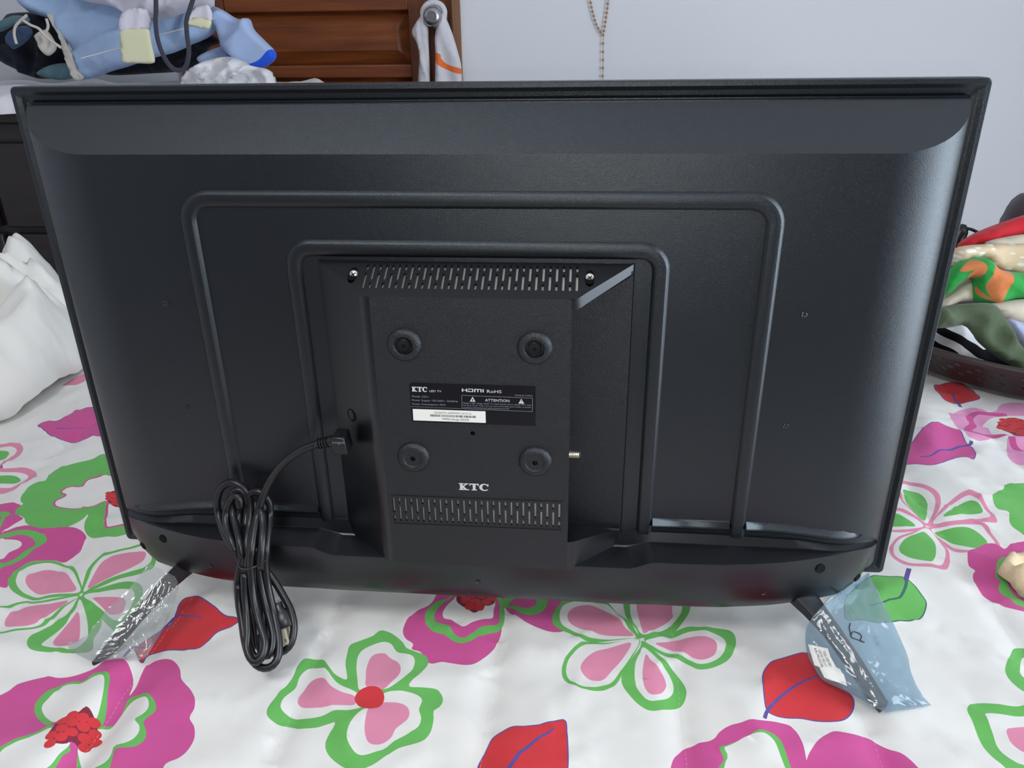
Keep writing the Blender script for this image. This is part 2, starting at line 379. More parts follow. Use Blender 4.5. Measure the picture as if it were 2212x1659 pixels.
# green flower with white petals beside the left edge of the TV
MOT[0] = 'G1'
sh('green', 'f', (800, 625), (740, 640), (660, 665), (560, 690), (470, 720), (400, 760), (350, 810), (340, 835), (280, 850), (210, 890), (165, 940), (155, 980), (175, 1010), (125, 1050), (120, 1090), (150, 1110), (190, 1130), (200, 1160), (260, 1185), (360, 1192), (480, 1180), (560, 1150), (665, 1095), (640, 1130), (630, 1180), (650, 1220), (700, 1240), (800, 1248), (930, 1235), (1060, 1210), (1120, 1100), (1280, 1060), (1300, 900), (1200, 740), (1060, 690), (960, 640))
outl('magenta', 'white', 0.0025, 'f', (1000, 860), (930, 790), (830, 780), (740, 785), (660, 800), (620, 830), (605, 855), (540, 855), (480, 875), (445, 910), (480, 930), (410, 970), (395, 1000), (420, 1025), (490, 1040), (580, 1040), (700, 1010), (790, 980), (940, 960))
outl('magenta', 'white', 0.0025, 'f', (800, 985), (880, 980), (960, 1040), (1020, 1120), (960, 1175), (880, 1182), (800, 1180), (778, 1150), (785, 1070))
outl('magenta', 'white', 0.0025, 'f', (940, 940), (1000, 860), (1120, 860), (1200, 920), (1180, 1000), (1060, 1020), (980, 1000))
berries('f', [(790, 940), (810, 910), (860, 890), (920, 900), (940, 940), (910, 985), (860, 1000), (810, 980)], 0.0040)
MOT[0] = None
sh('pink', 'f', (465, 130), (520, 85), (600, 50), (640, 40), (640, 90), (590, 120), (520, 128))
# pink and green petals at the left edge
sh('pink', 'f', (-60, 545), (0, 540), (90, 535), (150, 545), (172, 575), (160, 610), (120, 650), (60, 690), (0, 720), (-60, 730))
sh('white', 'f', (-60, 572), (0, 565), (80, 562), (120, 580), (115, 610), (70, 650), (0, 705), (-60, 712))
sh('green', 'f', (-60, 600), (0, 595), (50, 595), (65, 610), (50, 640), (0, 680), (-60, 690))
sh('pink', 'f', (-60, 740), (0, 735), (120, 730), (230, 730), (270, 760), (270, 800), (230, 830), (150, 870), (60, 895), (0, 910), (-60, 915))
sh('white', 'f', (-60, 765), (100, 762), (190, 765), (205, 785), (180, 815), (110, 860), (0, 875), (-60, 878))
sh('green', 'f', (-60, 790), (0, 785), (110, 785), (150, 800), (130, 825), (60, 845), (-60, 848))
# magenta leaf at the left edge
MOT[0] = 'L1'
outl('blue', 'magenta', 0.0012, 'f', (280, 412), (340, 390), (430, 385), (510, 355), (600, 310), (700, 285), (800, 282), (880, 330), (860, 440), (790, 495), (700, 505), (560, 515), (450, 510), (370, 480), (310, 435))
line('blue', 0.0016, 'f', (415, 437), (520, 442), (600, 438), (680, 430))
# pink five-petalled flower under the left bag
MOT[0] = 'P1'
petals('a', ('green', 'white', 'pink'),
  [[(550, 340), (440, 345), (300, 365), (160, 370), (60, 415), (0, 430), (-50, 500), (0, 605), (120, 595), (260, 570), (350, 520), (450, 420)],
   [(540, 348), (420, 362), (280, 385), (150, 385), (70, 430), (0, 445), (-30, 500), (0, 588), (120, 580), (250, 560), (340, 500), (440, 410)],
   [(465, 375), (340, 395), (200, 415), (80, 455), (35, 510), (45, 555), (130, 565), (240, 545), (340, 480), (430, 415)]],
  [[(555, 330), (545, 230), (500, 140), (420, 100), (330, 95), (220, 110), (130, 160), (70, 220), (60, 270), (90, 320), (150, 345), (240, 355), (400, 345)],
   [(545, 318), (530, 240), (490, 170), (430, 120), (340, 110), (240, 125), (160, 165), (115, 220), (115, 265), (150, 310), (220, 330), (400, 325)],
   [(515, 310), (490, 240), (440, 175), (380, 150), (300, 155), (220, 185), (175, 225), (185, 265), (230, 300), (330, 315)]],
  [[(560, 325), (590, 200), (640, 120), (740, 50), (860, 15), (1000, 0), (1070, 60), (1050, 150), (960, 195), (800, 240), (650, 300)],
   [(572, 318), (610, 220), (660, 130), (760, 60), (880, 25), (1010, 14), (1040, 70), (1020, 130), (900, 180), (760, 225), (640, 280)],
   [(600, 295), (660, 180), (720, 110), (800, 65), (900, 45), (990, 50), (990, 90), (900, 155), (780, 210), (680, 255)]],
  [[(560, 338), (700, 290), (880, 250), (970, 280), (970, 400), (890, 520), (800, 595), (760, 560), (690, 500), (630, 430)],
   [(575, 345), (700, 320), (860, 305), (920, 330), (900, 420), (830, 500), (770, 500), (680, 430)],
   [(640, 368), (780, 360), (860, 380), (840, 450), (760, 470), (700, 425)]],
  [[(550, 345), (500, 420), (420, 500), (290, 580), (210, 630), (195, 700), (240, 740), (400, 745), (560, 735), (630, 710), (640, 640), (690, 560), (690, 490), (620, 420)],
   [(548, 370), (520, 430), (440, 540), (330, 640), (290, 690), (320, 705), (440, 715), (520, 705), (590, 640), (600, 560), (585, 460)],
   [(540, 460), (500, 490), (430, 570), (370, 650), (380, 690), (460, 695), (520, 660), (545, 600)]])
# red leaf by the cord
MOT[0] = 'L2'
outl('blue', 'red', 0.0012, 'a', (920, 705), (1000, 640), (1080, 580), (1150, 520), (1200, 430), (1240, 350), (1300, 330), (1350, 335), (1400, 375), (1470, 430), (1540, 480), (1645, 510), (1600, 545), (1500, 590), (1430, 650), (1350, 710), (1260, 720), (1120, 710), (1010, 735), (965, 795), (930, 740))
line('blue', 0.003, 'a', (850, 770), (920, 700), (1000, 685), (1090, 590), (1190, 460), (1260, 455), (1380, 500))
# magenta flower under the middle of the TV
MOT[0] = 'M2'
sh('magenta', 'b', (1180, 80), (1080, 140), (1010, 200), (980, 260), (1000, 310), (1050, 345), (1040, 385), (1100, 400), (1160, 480), (1240, 465), (1310, 475), (1400, 490), (1470, 480), (1550, 420), (1610, 350), (1650, 270), (1668, 180), (1740, 160), (1830, 230), (1980, 285), (2060, 280), (2150, 250), (2160, 100), (2000, -80), (1800, -200), (1500, -240), (1300, -120))
sh('white', 'b', (1668, 90), (1720, 150), (1800, 215), (1720, 200), (1665, 260), (1660, 180))
sh('green', 'b', (1380, -40), (1290, 50), (1220, 70), (1150, 130), (1130, 190), (1150, 240), (1200, 275), (1270, 290), (1310, 320), (1370, 342), (1430, 330), (1500, 300), (1560, 275), (1640, 255), (1672, 200), (1672, 100), (1650, 20), (1500, -60))
sh('magenta', 'b', (1400, -20), (1310, 50), (1260, 80), (1210, 130), (1195, 180), (1220, 220), (1290, 240), (1330, 280), (1380, 305), (1440, 290), (1500, 245), (1560, 235), (1630, 215), (1640, 150), (1625, 40), (1500, -40))
sh('white', 'b', (1420, -20), (1340, 50), (1290, 90), (1255, 140), (1260, 180), (1310, 190), (1345, 215), (1390, 242), (1450, 220), (1530, 195), (1590, 180), (1600, 130), (1605, 40), (1500, -20))
berries('b', [(1345, 60), (1380, 100), (1420, 120), (1470, 150), (1520, 120), (1570, 100), (1610, 60), (1560, -20), (1450, -40), (1380, 0)], 0.0055)
sh('green', 'b', (1660, 70), (1720, 110), (1800, 155), (1860, 165), (1930, 140), (1965, 90), (1950, 20), (1800, -20), (1690, 10))
sh('magenta', 'b', (1700, 75), (1760, 100), (1830, 118), (1880, 100), (1890, 60), (1800, 20))
# green three-lobed flower with a red centre
MOT[0] = 'G2'
sh('green', 'b', (600, 590), (590, 500), (600, 420), (620, 350), (690, 320), (770, 290), (820, 265), (870, 268), (920, 290), (980, 340), (1005, 380), (1090, 405), (1140, 430), (1155, 470), (1140, 510), (1080, 580), (1020, 648), (1100, 655), (1180, 658), (1220, 670), (1250, 710), (1252, 750), (1230, 790), (1190, 815), (1190, 860), (1170, 930), (1120, 1000), (1040, 1025), (950, 1050), (880, 1100), (820, 1140), (740, 1180), (660, 1210), (610, 1200), (570, 1180), (500, 1130), (460, 1080), (450, 1020), (480, 950), (520, 880), (450, 895), (380, 915), (270, 915), (220, 895), (140, 890), (70, 860), (50, 820), (70, 770), (130, 690), (190, 620), (230, 560), (265, 490), (310, 445), (370, 437), (430, 450), (470, 500), (510, 550), (560, 580))
petals('b', ('white', 'pink'),
  [[(690, 670), (670, 590), (665, 500), (675, 430), (710, 380), (780, 345), (850, 328), (900, 345), (940, 400), (1000, 420), (1050, 440), (1062, 480), (1040, 540), (980, 600), (890, 660), (800, 665)],
   [(735, 650), (728, 590), (735, 510), (760, 440), (800, 410), (860, 410), (890, 440), (940, 470), (965, 510), (960, 560), (920, 610), (850, 665)]],
  [[(850, 690), (960, 680), (1050, 695), (1100, 720), (1112, 750), (1090, 800), (1105, 850), (1080, 910), (1020, 950), (920, 1000), (850, 1060), (760, 1095), (680, 1100), (630, 1060), (600, 1000), (605, 930), (640, 860), (700, 800), (780, 760)],
   [(770, 750), (860, 745), (950, 752), (1010, 780), (1025, 830), (990, 880), (930, 920), (900, 975), (840, 1020), (780, 1030), (740, 1010), (720, 950), (720, 880), (740, 800)]],
  [[(680, 690), (560, 630), (510, 590), (470, 540), (430, 505), (350, 492), (310, 510), (270, 560), (245, 630), (190, 690), (150, 750), (150, 790), (200, 825), (300, 845), (400, 840), (520, 800), (640, 790), (700, 770)],
   [(650, 755), (560, 760), (420, 775), (310, 770), (262, 740), (265, 700), (300, 650), (340, 590), (390, 567), (440, 580), (490, 640), (560, 675), (650, 700)]])
sh('red', 'b', (650, 710), (680, 670), (740, 648), (800, 650), (845, 680), (852, 730), (820, 775), (750, 790), (690, 775), (660, 745))
# red leaf at the near edge
MOT[0] = 'L3'
outl('blue', 'red', 0.0011, 'b', (1480, 1198), (1500, 1120), (1560, 1030), (1620, 960), (1720, 910), (1820, 910), (1960, 890), (2085, 858), (2105, 960), (2112, 1080), (2110, 1200), (2080, 1320), (1960, 1420), (1760, 1450), (1580, 1400), (1500, 1300))
line('blue', 0.0042, 'b', (1640, 1330), (1700, 1210), (1740, 1150), (1820, 1070), (1900, 1000), (2010, 935))
# pink five-petalled flower in front of the TV
MOT[0] = 'P2'
petals('c', ('green', 'white', 'pink'),
  [[(830, 380), (740, 380), (600, 395), (440, 410), (360, 390), (260, 345), (170, 300), (125, 250), (130, 180), (180, 110), (230, 60), (400, 40), (560, 100), (640, 180), (740, 260), (800, 340)],
   [(790, 370), (700, 378), (560, 385), (400, 365), (300, 330), (210, 280), (180, 220), (190, 150), (230, 100), (350, 70), (470, 90), (560, 120), (650, 200), (720, 290)],
   [(770, 352), (660, 358), (540, 350), (420, 320), (300, 285), (250, 240), (245, 180), (290, 130), (380, 105), (460, 118), (570, 180), (650, 235), (700, 290)]],
  [[(830, 375), (790, 310), (720, 240), (690, 130), (690, 20), (800, -80), (1000, -100), (1160, -40), (1215, 60), (1215, 160), (1160, 240), (1080, 310), (950, 350)],
   [(840, 345), (790, 290), (750, 220), (740, 130), (745, 30), (830, -40), (1000, -60), (1120, -10), (1150, 80), (1150, 160), (1090, 230), (1010, 290), (930, 330)],
   [(850, 340), (825, 270), (800, 180), (795, 60), (860, 0), (1000, -10), (1070, 70), (1078, 150), (1080, 190), (1010, 250), (930, 300)]],
  [[(850, 385), (960, 340), (1080, 300), (1200, 280), (1340, 295), (1500, 302), (1560, 330), (1582, 390), (1575, 460), (1530, 540), (1460, 590), (1370, 625), (1280, 630), (1220, 600), (1130, 550), (1020, 520), (920, 470)],
   [(860, 400), (960, 365), (1060, 350), (1180, 325), (1300, 320), (1400, 340), (1470, 370), (1502, 420), (1490, 480), (1440, 540), (1360, 580), (1280, 585), (1210, 550), (1120, 505), (1000, 480), (920, 440)],
   [(940, 415), (1060, 390), (1180, 372), (1280, 370), (1370, 390), (1425, 430), (1430, 470), (1400, 520), (1320, 553), (1250, 540), (1180, 500), (1090, 470), (1000, 440)]],
  [[(835, 395), (820, 450), (760, 540), (690, 640), (670, 700), (690, 760), (740, 830), (800, 890), (880, 935), (960, 942), (1060, 925), (1150, 890), (1185, 840), (1185, 770), (1140, 690), (1060, 600), (1000, 540), (900, 450)],
   [(845, 450), (820, 500), (785, 580), (775, 680), (790, 760), (830, 820), (880, 865), (950, 875), (1030, 850), (1080, 810), (1085, 740), (1050, 660), (990, 590), (920, 510)],
   [(868, 510), (845, 600), (838, 690), (850, 760), (890, 820), (940, 833), (1000, 810), (1028, 760), (1010, 690), (960, 620), (900, 560)]],
  [[(820, 390), (700, 395), (560, 410), (440, 408), (350, 420), (270, 480), (210, 560), (197, 630), (220, 690), (300, 745), (400, 775), (500, 782), (590, 765), (660, 700), (720, 600), (780, 500)],
   [(815, 395), (700, 395), (560, 420), (440, 430), (350, 450), (290, 500), (240, 570), (232, 630), (260, 690), (330, 735), (420, 755), (520, 750), (600, 715), (680, 630), (750, 530)],
   [(750, 418), (660, 430), (560, 465), (470, 490), (390, 540), (348, 600), (360, 650), (410, 690), (480, 705), (540, 690), (620, 620), (690, 540)]])
# leaves under the right bag
MOT[0] = 'L4'
outl('blue', 'red', 0.0011, 'g', (600, 1105), (520, 1115), (400, 1160), (320, 1210), (285, 1270), (280, 1340), (290, 1430), (310, 1530), (360, 1560), (440, 1570), (560, 1570), (680, 1590), (800, 1590), (880, 1570), (935, 1510), (955, 1440), (940, 1390), (880, 1350), (800, 1310), (730, 1240), (680, 1150))
line('blue', 0.003, 'g', (300, 1592), (325, 1525), (400, 1440), (520, 1350), (620, 1300), (700, 1275), (760, 1240))
MOT[0] = 'L5'
outl('moss', 'green', 0.0012, 'g', (1060, 560), (1130, 555), (1220, 560), (1300, 575), (1370, 620), (1430, 680), (1465, 730), (1460, 790), (1430, 850), (1370, 875), (1280, 880), (1200, 895), (1120, 895), (1000, 880), (890, 870), (870, 800), (880, 720), (960, 620))
line('blue', 0.0045, 'g', (1335, 510), (1315, 580), (1312, 600), taper=False)
line('moss', 0.003, 'g', (1314, 595), (1310, 640), (1265, 720), (1210, 725), (1150, 750), (1060, 785))
# magenta flower at the near right
MOT[0] = 'M3'
sh('magenta', 'c', (1020, 1500), (1060, 1397), (1090, 1300), (1140, 1240), (1180, 1205), (1260, 1200), (1400, 1170), (1450, 1120), (1520, 1080), (1620, 1060), (1800, 1050), (1980, 1055), (2040, 1090), (2090, 1160), (2140, 1335), (2150, 1480), (1900, 1700), (1300, 1700))
sh('magenta', 'd', (140, 1750), (172, 1595), (220, 1500), (280, 1420), (350, 1370), (420, 1340), (520, 1355), (700, 1375), (790, 1420), (900, 1480), (1000, 1520), (1080, 1580), (1150, 1660), (1200, 1760), (1100, 1960), (700, 2060), (300, 1960))
sh('green', 'c', (1450, 1240), (1540, 1210), (1640, 1180), (1740, 1135), (1800, 1130), (1880, 1150), (1940, 1200), (1980, 1290), (2020, 1397), (2040, 1480), (1800, 1560), (1500, 1540), (1430, 1450), (1450, 1390), (1490, 1320))
sh('white', 'c', (1490, 1240), (1590, 1200), (1680, 1160), (1760, 1150), (1830, 1160), (1890, 1210), (1930, 1300), (1970, 1397), (1980, 1460), (1800, 1520), (1540, 1500), (1490, 1440), (1500, 1350), (1520, 1300))
# green outlined flower at the right edge
MOT[0] = None
sh('green', 'd', (1990, 590), (2030, 572), (2100, 580), (2220, 600), (2300, 700), (2300, 1040), (2180, 1060), (2077, 1010), (2000, 950), (1930, 870), (1910, 800), (1930, 720), (1960, 660))
sh('white', 'd', (2085, 650), (2060, 700), (2045, 780), (2050, 840), (2100, 900), (2180, 930), (2240, 900), (2240, 720), (2180, 650))
sh('green', 'd', (1583, 1150), (1590, 1110), (1630, 1085), (1720, 1080), (1850, 1095), (2000, 1115), (2200, 1112), (2330, 1300), (2300, 1760), (2100, 1760), (1960, 1720), (1890, 1650), (1800, 1570), (1740, 1480), (1700, 1390), (1650, 1290), (1610, 1210))
sh('white', 'd', (1735, 1190), (1770, 1178), (1900, 1190), (2020, 1205), (2180, 1208), (2240, 1350), (2220, 1640), (2060, 1630), (1980, 1590), (1900, 1520), (1850, 1440), (1820, 1360), (1780, 1280))
sh('pink', 'd', (1925, 1325), (1950, 1305), (2160, 1300), (2200, 1400), (2160, 1530), (2060, 1490), (1980, 1430), (1940, 1380))
# right side, behind the TV edge
MOT[0] = 'L6'
outl('blue', 'red', 0.0012, 'e', (455, 115), (490, 90), (560, 80), (660, 90), (740, 140), (790, 195), (740, 220), (640, 228), (570, 225), (520, 200))
line('blue', 0.005, 'e', (650, 250), (630, 215), (600, 180), (595, 150))
MOT[0] = None
sh('rose', 'e', (560, 310), (600, 310), (650, 270), (720, 258), (790, 275), (850, 300), (900, 290), (950, 240), (1100, 240), (1180, 330), (1180, 480), (1040, 480), (900, 480), (850, 505), (760, 515), (690, 490), (640, 430), (590, 370))
sh('rose', 'e', (1000, 490), (980, 530), (990, 600), (1030, 650), (1102, 672), (1180, 660), (1180, 490))
line('magenta', 0.010, 'e', (980, 325), (850, 310), (760, 300), (720, 320), (715, 340), (740, 380), (700, 420), (710, 440), (800, 465), (930, 470), (980, 460), taper=False)
line('magenta', 0.008, 'e', (1010, 490), (1030, 540), (1080, 580), (1180, 610), taper=False)
sh('white', 'e', (810, 380), (870, 340), (920, 330), (1000, 330), (1120, 340), (1160, 420), (1020, 470), (960, 460), (880, 450), (850, 400))
berries('e', [(905, 400), (970, 345), (1050, 350), (1120, 380), (1120, 480), (1060, 490), (1010, 460), (940, 420)], 0.0075)
MOT[0] = 'L7'
outl('blue', 'magenta', 0.0012, 'e', (180, 640), (260, 560), (300, 530), (370, 460), (440, 425), (530, 412), (610, 428), (650, 470), (690, 530), (735, 570), (752, 620), (740, 665), (715, 668), (690, 655), (640, 652), (570, 670), (500, 700), (420, 722), (330, 708), (220, 690))
line('blue', 0.0045, 'e', (722, 520), (710, 545), (640, 555), (570, 590), (490, 615), (420, 655), (350, 658))
MOT[0] = 'P3'
petals('e', ('pink', 'white', 'green'),
  [[(410, 1115), (300, 1030), (220, 950), (190, 880), (210, 810), (250, 805), (330, 825), (400, 850), (470, 890), (500, 940), (490, 1010), (450, 1070)],
   [(395, 1095), (300, 1020), (230, 940), (205, 880), (222, 838), (260, 828), (340, 850), (420, 890), (460, 940), (455, 1010), (425, 1070)],
   [(385, 1082), (300, 1020), (250, 950), (228, 890), (240, 868), (290, 870), (350, 890), (400, 940), (408, 1000)]],
  [[(420, 1110), (480, 1040), (540, 980), (610, 930), (680, 905), (740, 915), (790, 960), (840, 1030), (905, 1105), (850, 1112), (700, 1110), (540, 1112)],
   [(450, 1090), (520, 1030), (600, 970), (690, 935), (750, 960), (800, 1020), (850, 1080), (700, 1085), (560, 1095)],
   [(520, 1070), (590, 1010), (660, 975), (720, 967), (770, 1000), (795, 1050), (680, 1052)]],
  [[(415, 1120), (540, 1108), (700, 1104), (800, 1115), (870, 1180), (930, 1260), (860, 1310), (700, 1318), (600, 1295), (540, 1245), (480, 1170)],
   [(440, 1128), (560, 1120), (700, 1116), (785, 1125), (850, 1185), (895, 1250), (820, 1290), (700, 1300), (610, 1272), (550, 1220)],
   [(465, 1145), (560, 1135), (680, 1132), (760, 1160), (835, 1225), (830, 1260), (760, 1275), (680, 1265), (590, 1230), (540, 1195)]],
  [[(400, 1120), (300, 1170), (200, 1210), (140, 1270), (135, 1310), (170, 1360), (260, 1410), (400, 1430), (500, 1445), (550, 1430), (570, 1370), (560, 1290), (520, 1210), (460, 1150)],
   [(400, 1130), (300, 1185), (210, 1225), (165, 1280), (180, 1340), (280, 1392), (420, 1408), (500, 1412), (530, 1370), (535, 1290), (490, 1200), (450, 1150)],
   [(385, 1160), (330, 1180), (240, 1230), (200, 1300), (240, 1340), (320, 1370), (420, 1392), (455, 1370), (468, 1310), (460, 1240), (430, 1190)]],
  [[(400, 1115), (300, 1168), (150, 1182), (60, 1170), (40, 1090), (100, 1020), (200, 1005), (280, 1035)],
   [(380, 1116), (290, 1150), (150, 1165), (80, 1130), (90, 1060), (180, 1025), (260, 1050)],
   [(320, 1130), (200, 1138), (130, 1130), (110, 1090), (170, 1050), (250, 1085)]])
MOT[0] = None
sh('green', 'e', (955, 845), (1010, 832), (1150, 830), (1260, 900), (1260, 1180), (1140, 1240), (1070, 1180), (1010, 1140), (985, 1100), (980, 1050), (900, 1030), (865, 970), (870, 920), (910, 890), (950, 870))
sh('magenta', 'e', (695, 1340), (700, 1310), (760, 1275), (820, 1245), (880, 1240), (930, 1260), (965, 1280), (1010, 1250), (1080, 1240), (1160, 1245), (1300, 1350), (1330, 1600), (1200, 1755), (1102, 1747), (957, 1698), (850, 1620), (793, 1571), (750, 1510), (740, 1450), (755, 1425), (710, 1390))
sh('green', 'e', (900, 1440), (910, 1380), (950, 1345), (1040, 1345), (1180, 1330), (1240, 1500), (1180, 1700), (1060, 1690), (1000, 1640), (930, 1580), (925, 1530), (940, 1500), (905, 1480))
sh('magenta', 'e', (1000, 1560), (990, 1530), (1010, 1500), (1140, 1400), (1200, 1520), (1160, 1670), (1060, 1640))
sh('white', 'e', (1060, 1610), (1060, 1570), (1120, 1510), (1170, 1560), (1140, 1650))

# the same motifs go on where the TV, the clothes and the frame hide the cloth
def again(mot, x, y, a, s=1.0):
    sel = [(c, p) for c, p, m in PRT if m == mot]; ctr = sel[0][1].mean(0); ca, sa = math.cos(a), math.sin(a)
    Rm = np.array([[ca, -sa], [sa, ca]]) * s
    return [(c, (p - ctr) @ Rm.T + (x, y), None) for c, p in sel]
PRT = list(PR)
extra = []
for mot, x, y, a in (('P2', -.26, .16, 1.0), ('G2', .02, .22, .4), ('M3', .26, .22, 2.2), ('L4', -.12, .36, 1.1), ('P1', .22, .46, 2.0), ('M1', -.28, .52, 2.5), ('L3', .06, .5, .3), ('G1', .38, .74, 1.5), ('P3', -.06, .72, 2.6),
                     ('L2', -.55, .62, .8), ('G2', .72, .2, 1.7), ('P2', .92, -.08, .6), ('M1', .62, -.36, 2.9), ('L2', .86, .45, 2.2), ('P1', .9, .8, 1.0), ('G2', -.82, -.02, 2.2), ('M3', -.75, -.3, 1.2), ('L4', -.55, -.28, 2.4), ('P2', -.95, .35, .2), ('L6', -.42, .86, .4), ('M1', .62, .8, .7), ('G2', -.8, .8, 1.1), ('L5', .3, -.38, 1.0), ('P1', -.05, -.38, 2.1), ('P3', .42, -.42, 1.2), ('L7', .15, .86, 2.0), ('L7', -.72, .18, 2.6)):
    extra += again(mot, x, y, a)
PR = extra + PR

SEAM = [-0.930, -0.772, -0.614, -0.456, -0.296, -0.1452, 0.0155, 0.172, 0.3185, 0.4785, 0.636, 0.794, 0.952]
DROP = 0.30
def qheight(x, y):
    h = 0.0045 * vnoise(x * 5, y * 4, 1) + 0.0030 * vnoise(x * 13 + y * 4, y * 11, 2) + 0.0010 * vnoise(x * 30, y * 34, 5)
    ds = np.min(np.abs(np.subtract.outer(x + 0.0035 * vnoise(y * 7, x * 0, 8), SEAM)), axis=-1)
    h -= 0.0042 * np.exp(-(ds / 0.012) ** 2)
    h += 0.0026 * np.exp(-ds / 0.024) * vnoise(x * 10, y * 55, 4)                      # puckers along the stitching
    h += 0.0026 * np.maximum(ridge(x * 4 - y * 3, y * 9 + x * 5, 11) - 0.55, 0) * 3      # creases
    h += 0.0013 * np.maximum(ridge(x * 9 + y * 6, y * 5 - x * 2, 12) - 0.6, 0) * 3
    h += 0.0019 * np.maximum(ridge(x * 12 - y * 5, y * 26 + x * 9, 14) - 0.5, 0) * 2.2 + 0.0016 * np.maximum(ridge(x * 24 + y * 12, y * 15 - x * 8, 15) - 0.5, 0) * 2
    for (x0, y0, x1, y1, w, a) in ((-.285, -.10, -.295, -.26, .012, -.006), (-.315, -.10, -.325, -.26, .018, .006), (-.55, -.098, -.31, -.117, .016, .006), (-.5, -.12, -.30, -.130, .014, -.004),
                                   (.58, .45, .52, .28, .02, .010), (.50, .30, .60, .10, .025, .006), (.36, -.12, .47, -.16, .012, -.003)):
        A = np.array([x0, y0]); B = np.array([x1, y1]); P = np.stack([x, y], 1); ab = B - A
        t = np.clip(((P - A) @ ab) / (ab @ ab), 0, 1); d = np.linalg.norm(P - (A + t[:, None] * ab), axis=1)
        h += a * np.exp(-(d / w) ** 2) * np.sin(np.pi * np.clip(t * 0.9 + 0.08, 0, 1))
    return h
def drape(x, y):
    """param (x, y) -> place on the bed: beyond the edges the cloth hangs down"""
    def edge(t, lo, hi, r=0.045):
        o = np.where(t > hi - r, t - (hi - r), np.where(t < lo + r, (lo + r) - t, 0.0)); sg = np.where(t > 0.5 * (lo + hi), 1, -1)
        a = np.clip(o / r, 0, math.pi / 2); out = r * np.sin(a); down = r * (1 - np.cos(a)) + np.maximum(o - r * math.pi / 2, 0)
        base = np.where(t > hi - r, hi - r, np.where(t < lo + r, lo + r, t)); return base + sg * out, down
    X, dx = edge(x, BX0, BX1); Y, dyy = edge(y, BY0, BY1)
    h = qheight(x, y)
    dn = np.maximum(dx, dyy); wave = 0.012 * np.sin(x * 22) * np.clip(dyy / 0.2, 0, 1) * np.where(y > 0, 1, -1)
    return np.stack([X, Y + wave, BED + h - dn], 1)
def grid(x0, x1, y0, y1, s):
    xs = np.arange(x0, x1 + 1e-6, s); ys = np.arange(y0, y1 + 1e-6, s); g = np.stack(np.meshgrid(xs, ys), -1).reshape(-1, 2)
    return g
QX0, QX1, QY0, QY1 = BX0 - DROP, BX1 + DROP, BY0 - DROP, BY1 + DROP - .02
outer = resample(np.array([(QX0, QY0), (QX1, QY0), (QX1, QY1), (QX0, QY1)], float), 0.03)
fine = grid(-.80, .80, -.27, .62, 0.0085); coarse = grid(QX0 + .012, QX1 - .012, QY0 + .012, QY1 - .012, 0.024)
coarse = coarse[~((np.abs(coarse[:, 0]) < .805) & (coarse[:, 1] > -.275) & (coarse[:, 1] < .625))]
rs = np.random.RandomState(2); fine = fine + rs.uniform(-.0018, .0018, fine.shape); coarse = coarse + rs.uniform(-.004, .004, coarse.shape)
sp = []
for s in SEAM:
    yy = np.arange(-.28, .64, .005)
    for o in (-.007, 0, .007): sp.append(np.stack([s + o - 0.0035 * vnoise(yy * 7, yy * 0, 8), yy], 1))
qv, qf, qi = cdt([outer] + [p for _, p, _ in PR], np.vstack([fine, coarse] + sp))
cidx = [0] + [c for c, _, _ in PR]
keep = [k for k in range(len(qf)) if qi[k] >= 0]
Q3 = drape(qv[:, 0], qv[:, 1])
quilt = mobj('quilt', Q3, [qf[k] for k in keep], qm, None, [cidx[qi[k]] for k in keep], smooth=True, org=(0, 0.26, BED))
tag(quilt, 'white quilt printed with green, pink, magenta and red flowers spread over the bed', 'quilt')
def onquilt(x, y): return drape(np.array([x], float), np.array([y], float))[0]
m_thread = cloth('quilt_thread', (222, 219, 216))
for s in SEAM[2:-2]:
    V = []; F = []; y = -0.40
    while y < 0.9:
        ys = np.array([y, y + 0.0028]); xs = s - 0.0035 * vnoise(ys * 7, ys * 0, 8); P = drape(xs, ys); P[:, 2] += 0.0001
        v, f = tube(P, 0.0001, 4); k = len(V); V += v; F += [[i + k for i in g] for g in f]; y += 0.0046
    mobj('stitching', V, F, m_thread, quilt)['kind'] = 'stuff'
# ------------------------------------------------------------------ television (seen from behind)
m_blk = mat('tv_black_plastic', (9, 11, 17), 0.33, spec=0.8, bump=[(1900, 0.38, 0.0006)], stint=(0.84, 0.93, 1.0))
m_grain = mat('tv_grained_plastic', (10, 11, 15), 0.31, spec=0.7, bump=[(1150, 0.5, 0.0010), (2600, 0.45, 0.0005)], stint=(0.86, 0.93, 1.0))
m_satin = mat('tv_satin_plastic', (9, 10, 14), 0.32, spec=0.7, bump=[(2600, 0.15, 0.0003)], stint=(0.9, 0.94, 1.0))
m_hole = mat('tv_opening_black', (6, 6, 7), 0.7, spec=0.2)
m_sheet = mat('tv_inner_sheet_steel', (226, 226, 222), 0.4, 0.15)
m_chrome = mat('screw_steel', (196, 192, 186), 0.36, 0.6)
m_glass = mat('tv_screen_glass', (6, 6, 8), 0.08, spec=0.5)
tv = empty('television', (0, 0, BED), 'flat black television standing on the quilt, seen from behind', 'television')
def t3(x, z, d): return (x, -d, z)
HW, HH = 0.362, 0.4215
def rrect(o, r, n=4):
    x1, z0, z1 = HW - o, o, HH - o; P = []
    for cx, cz, a0 in ((x1 - r, z1 - r, 0), (-x1 + r, z1 - r, 90), (-x1 + r, z0 + r, 180), (x1 - r, z0 + r, 270)):
        for k in range(n + 1):
            a = math.radians(a0 + 90 * k / n); P.append((cx + r * math.cos(a), cz + r * math.sin(a)))
    return P
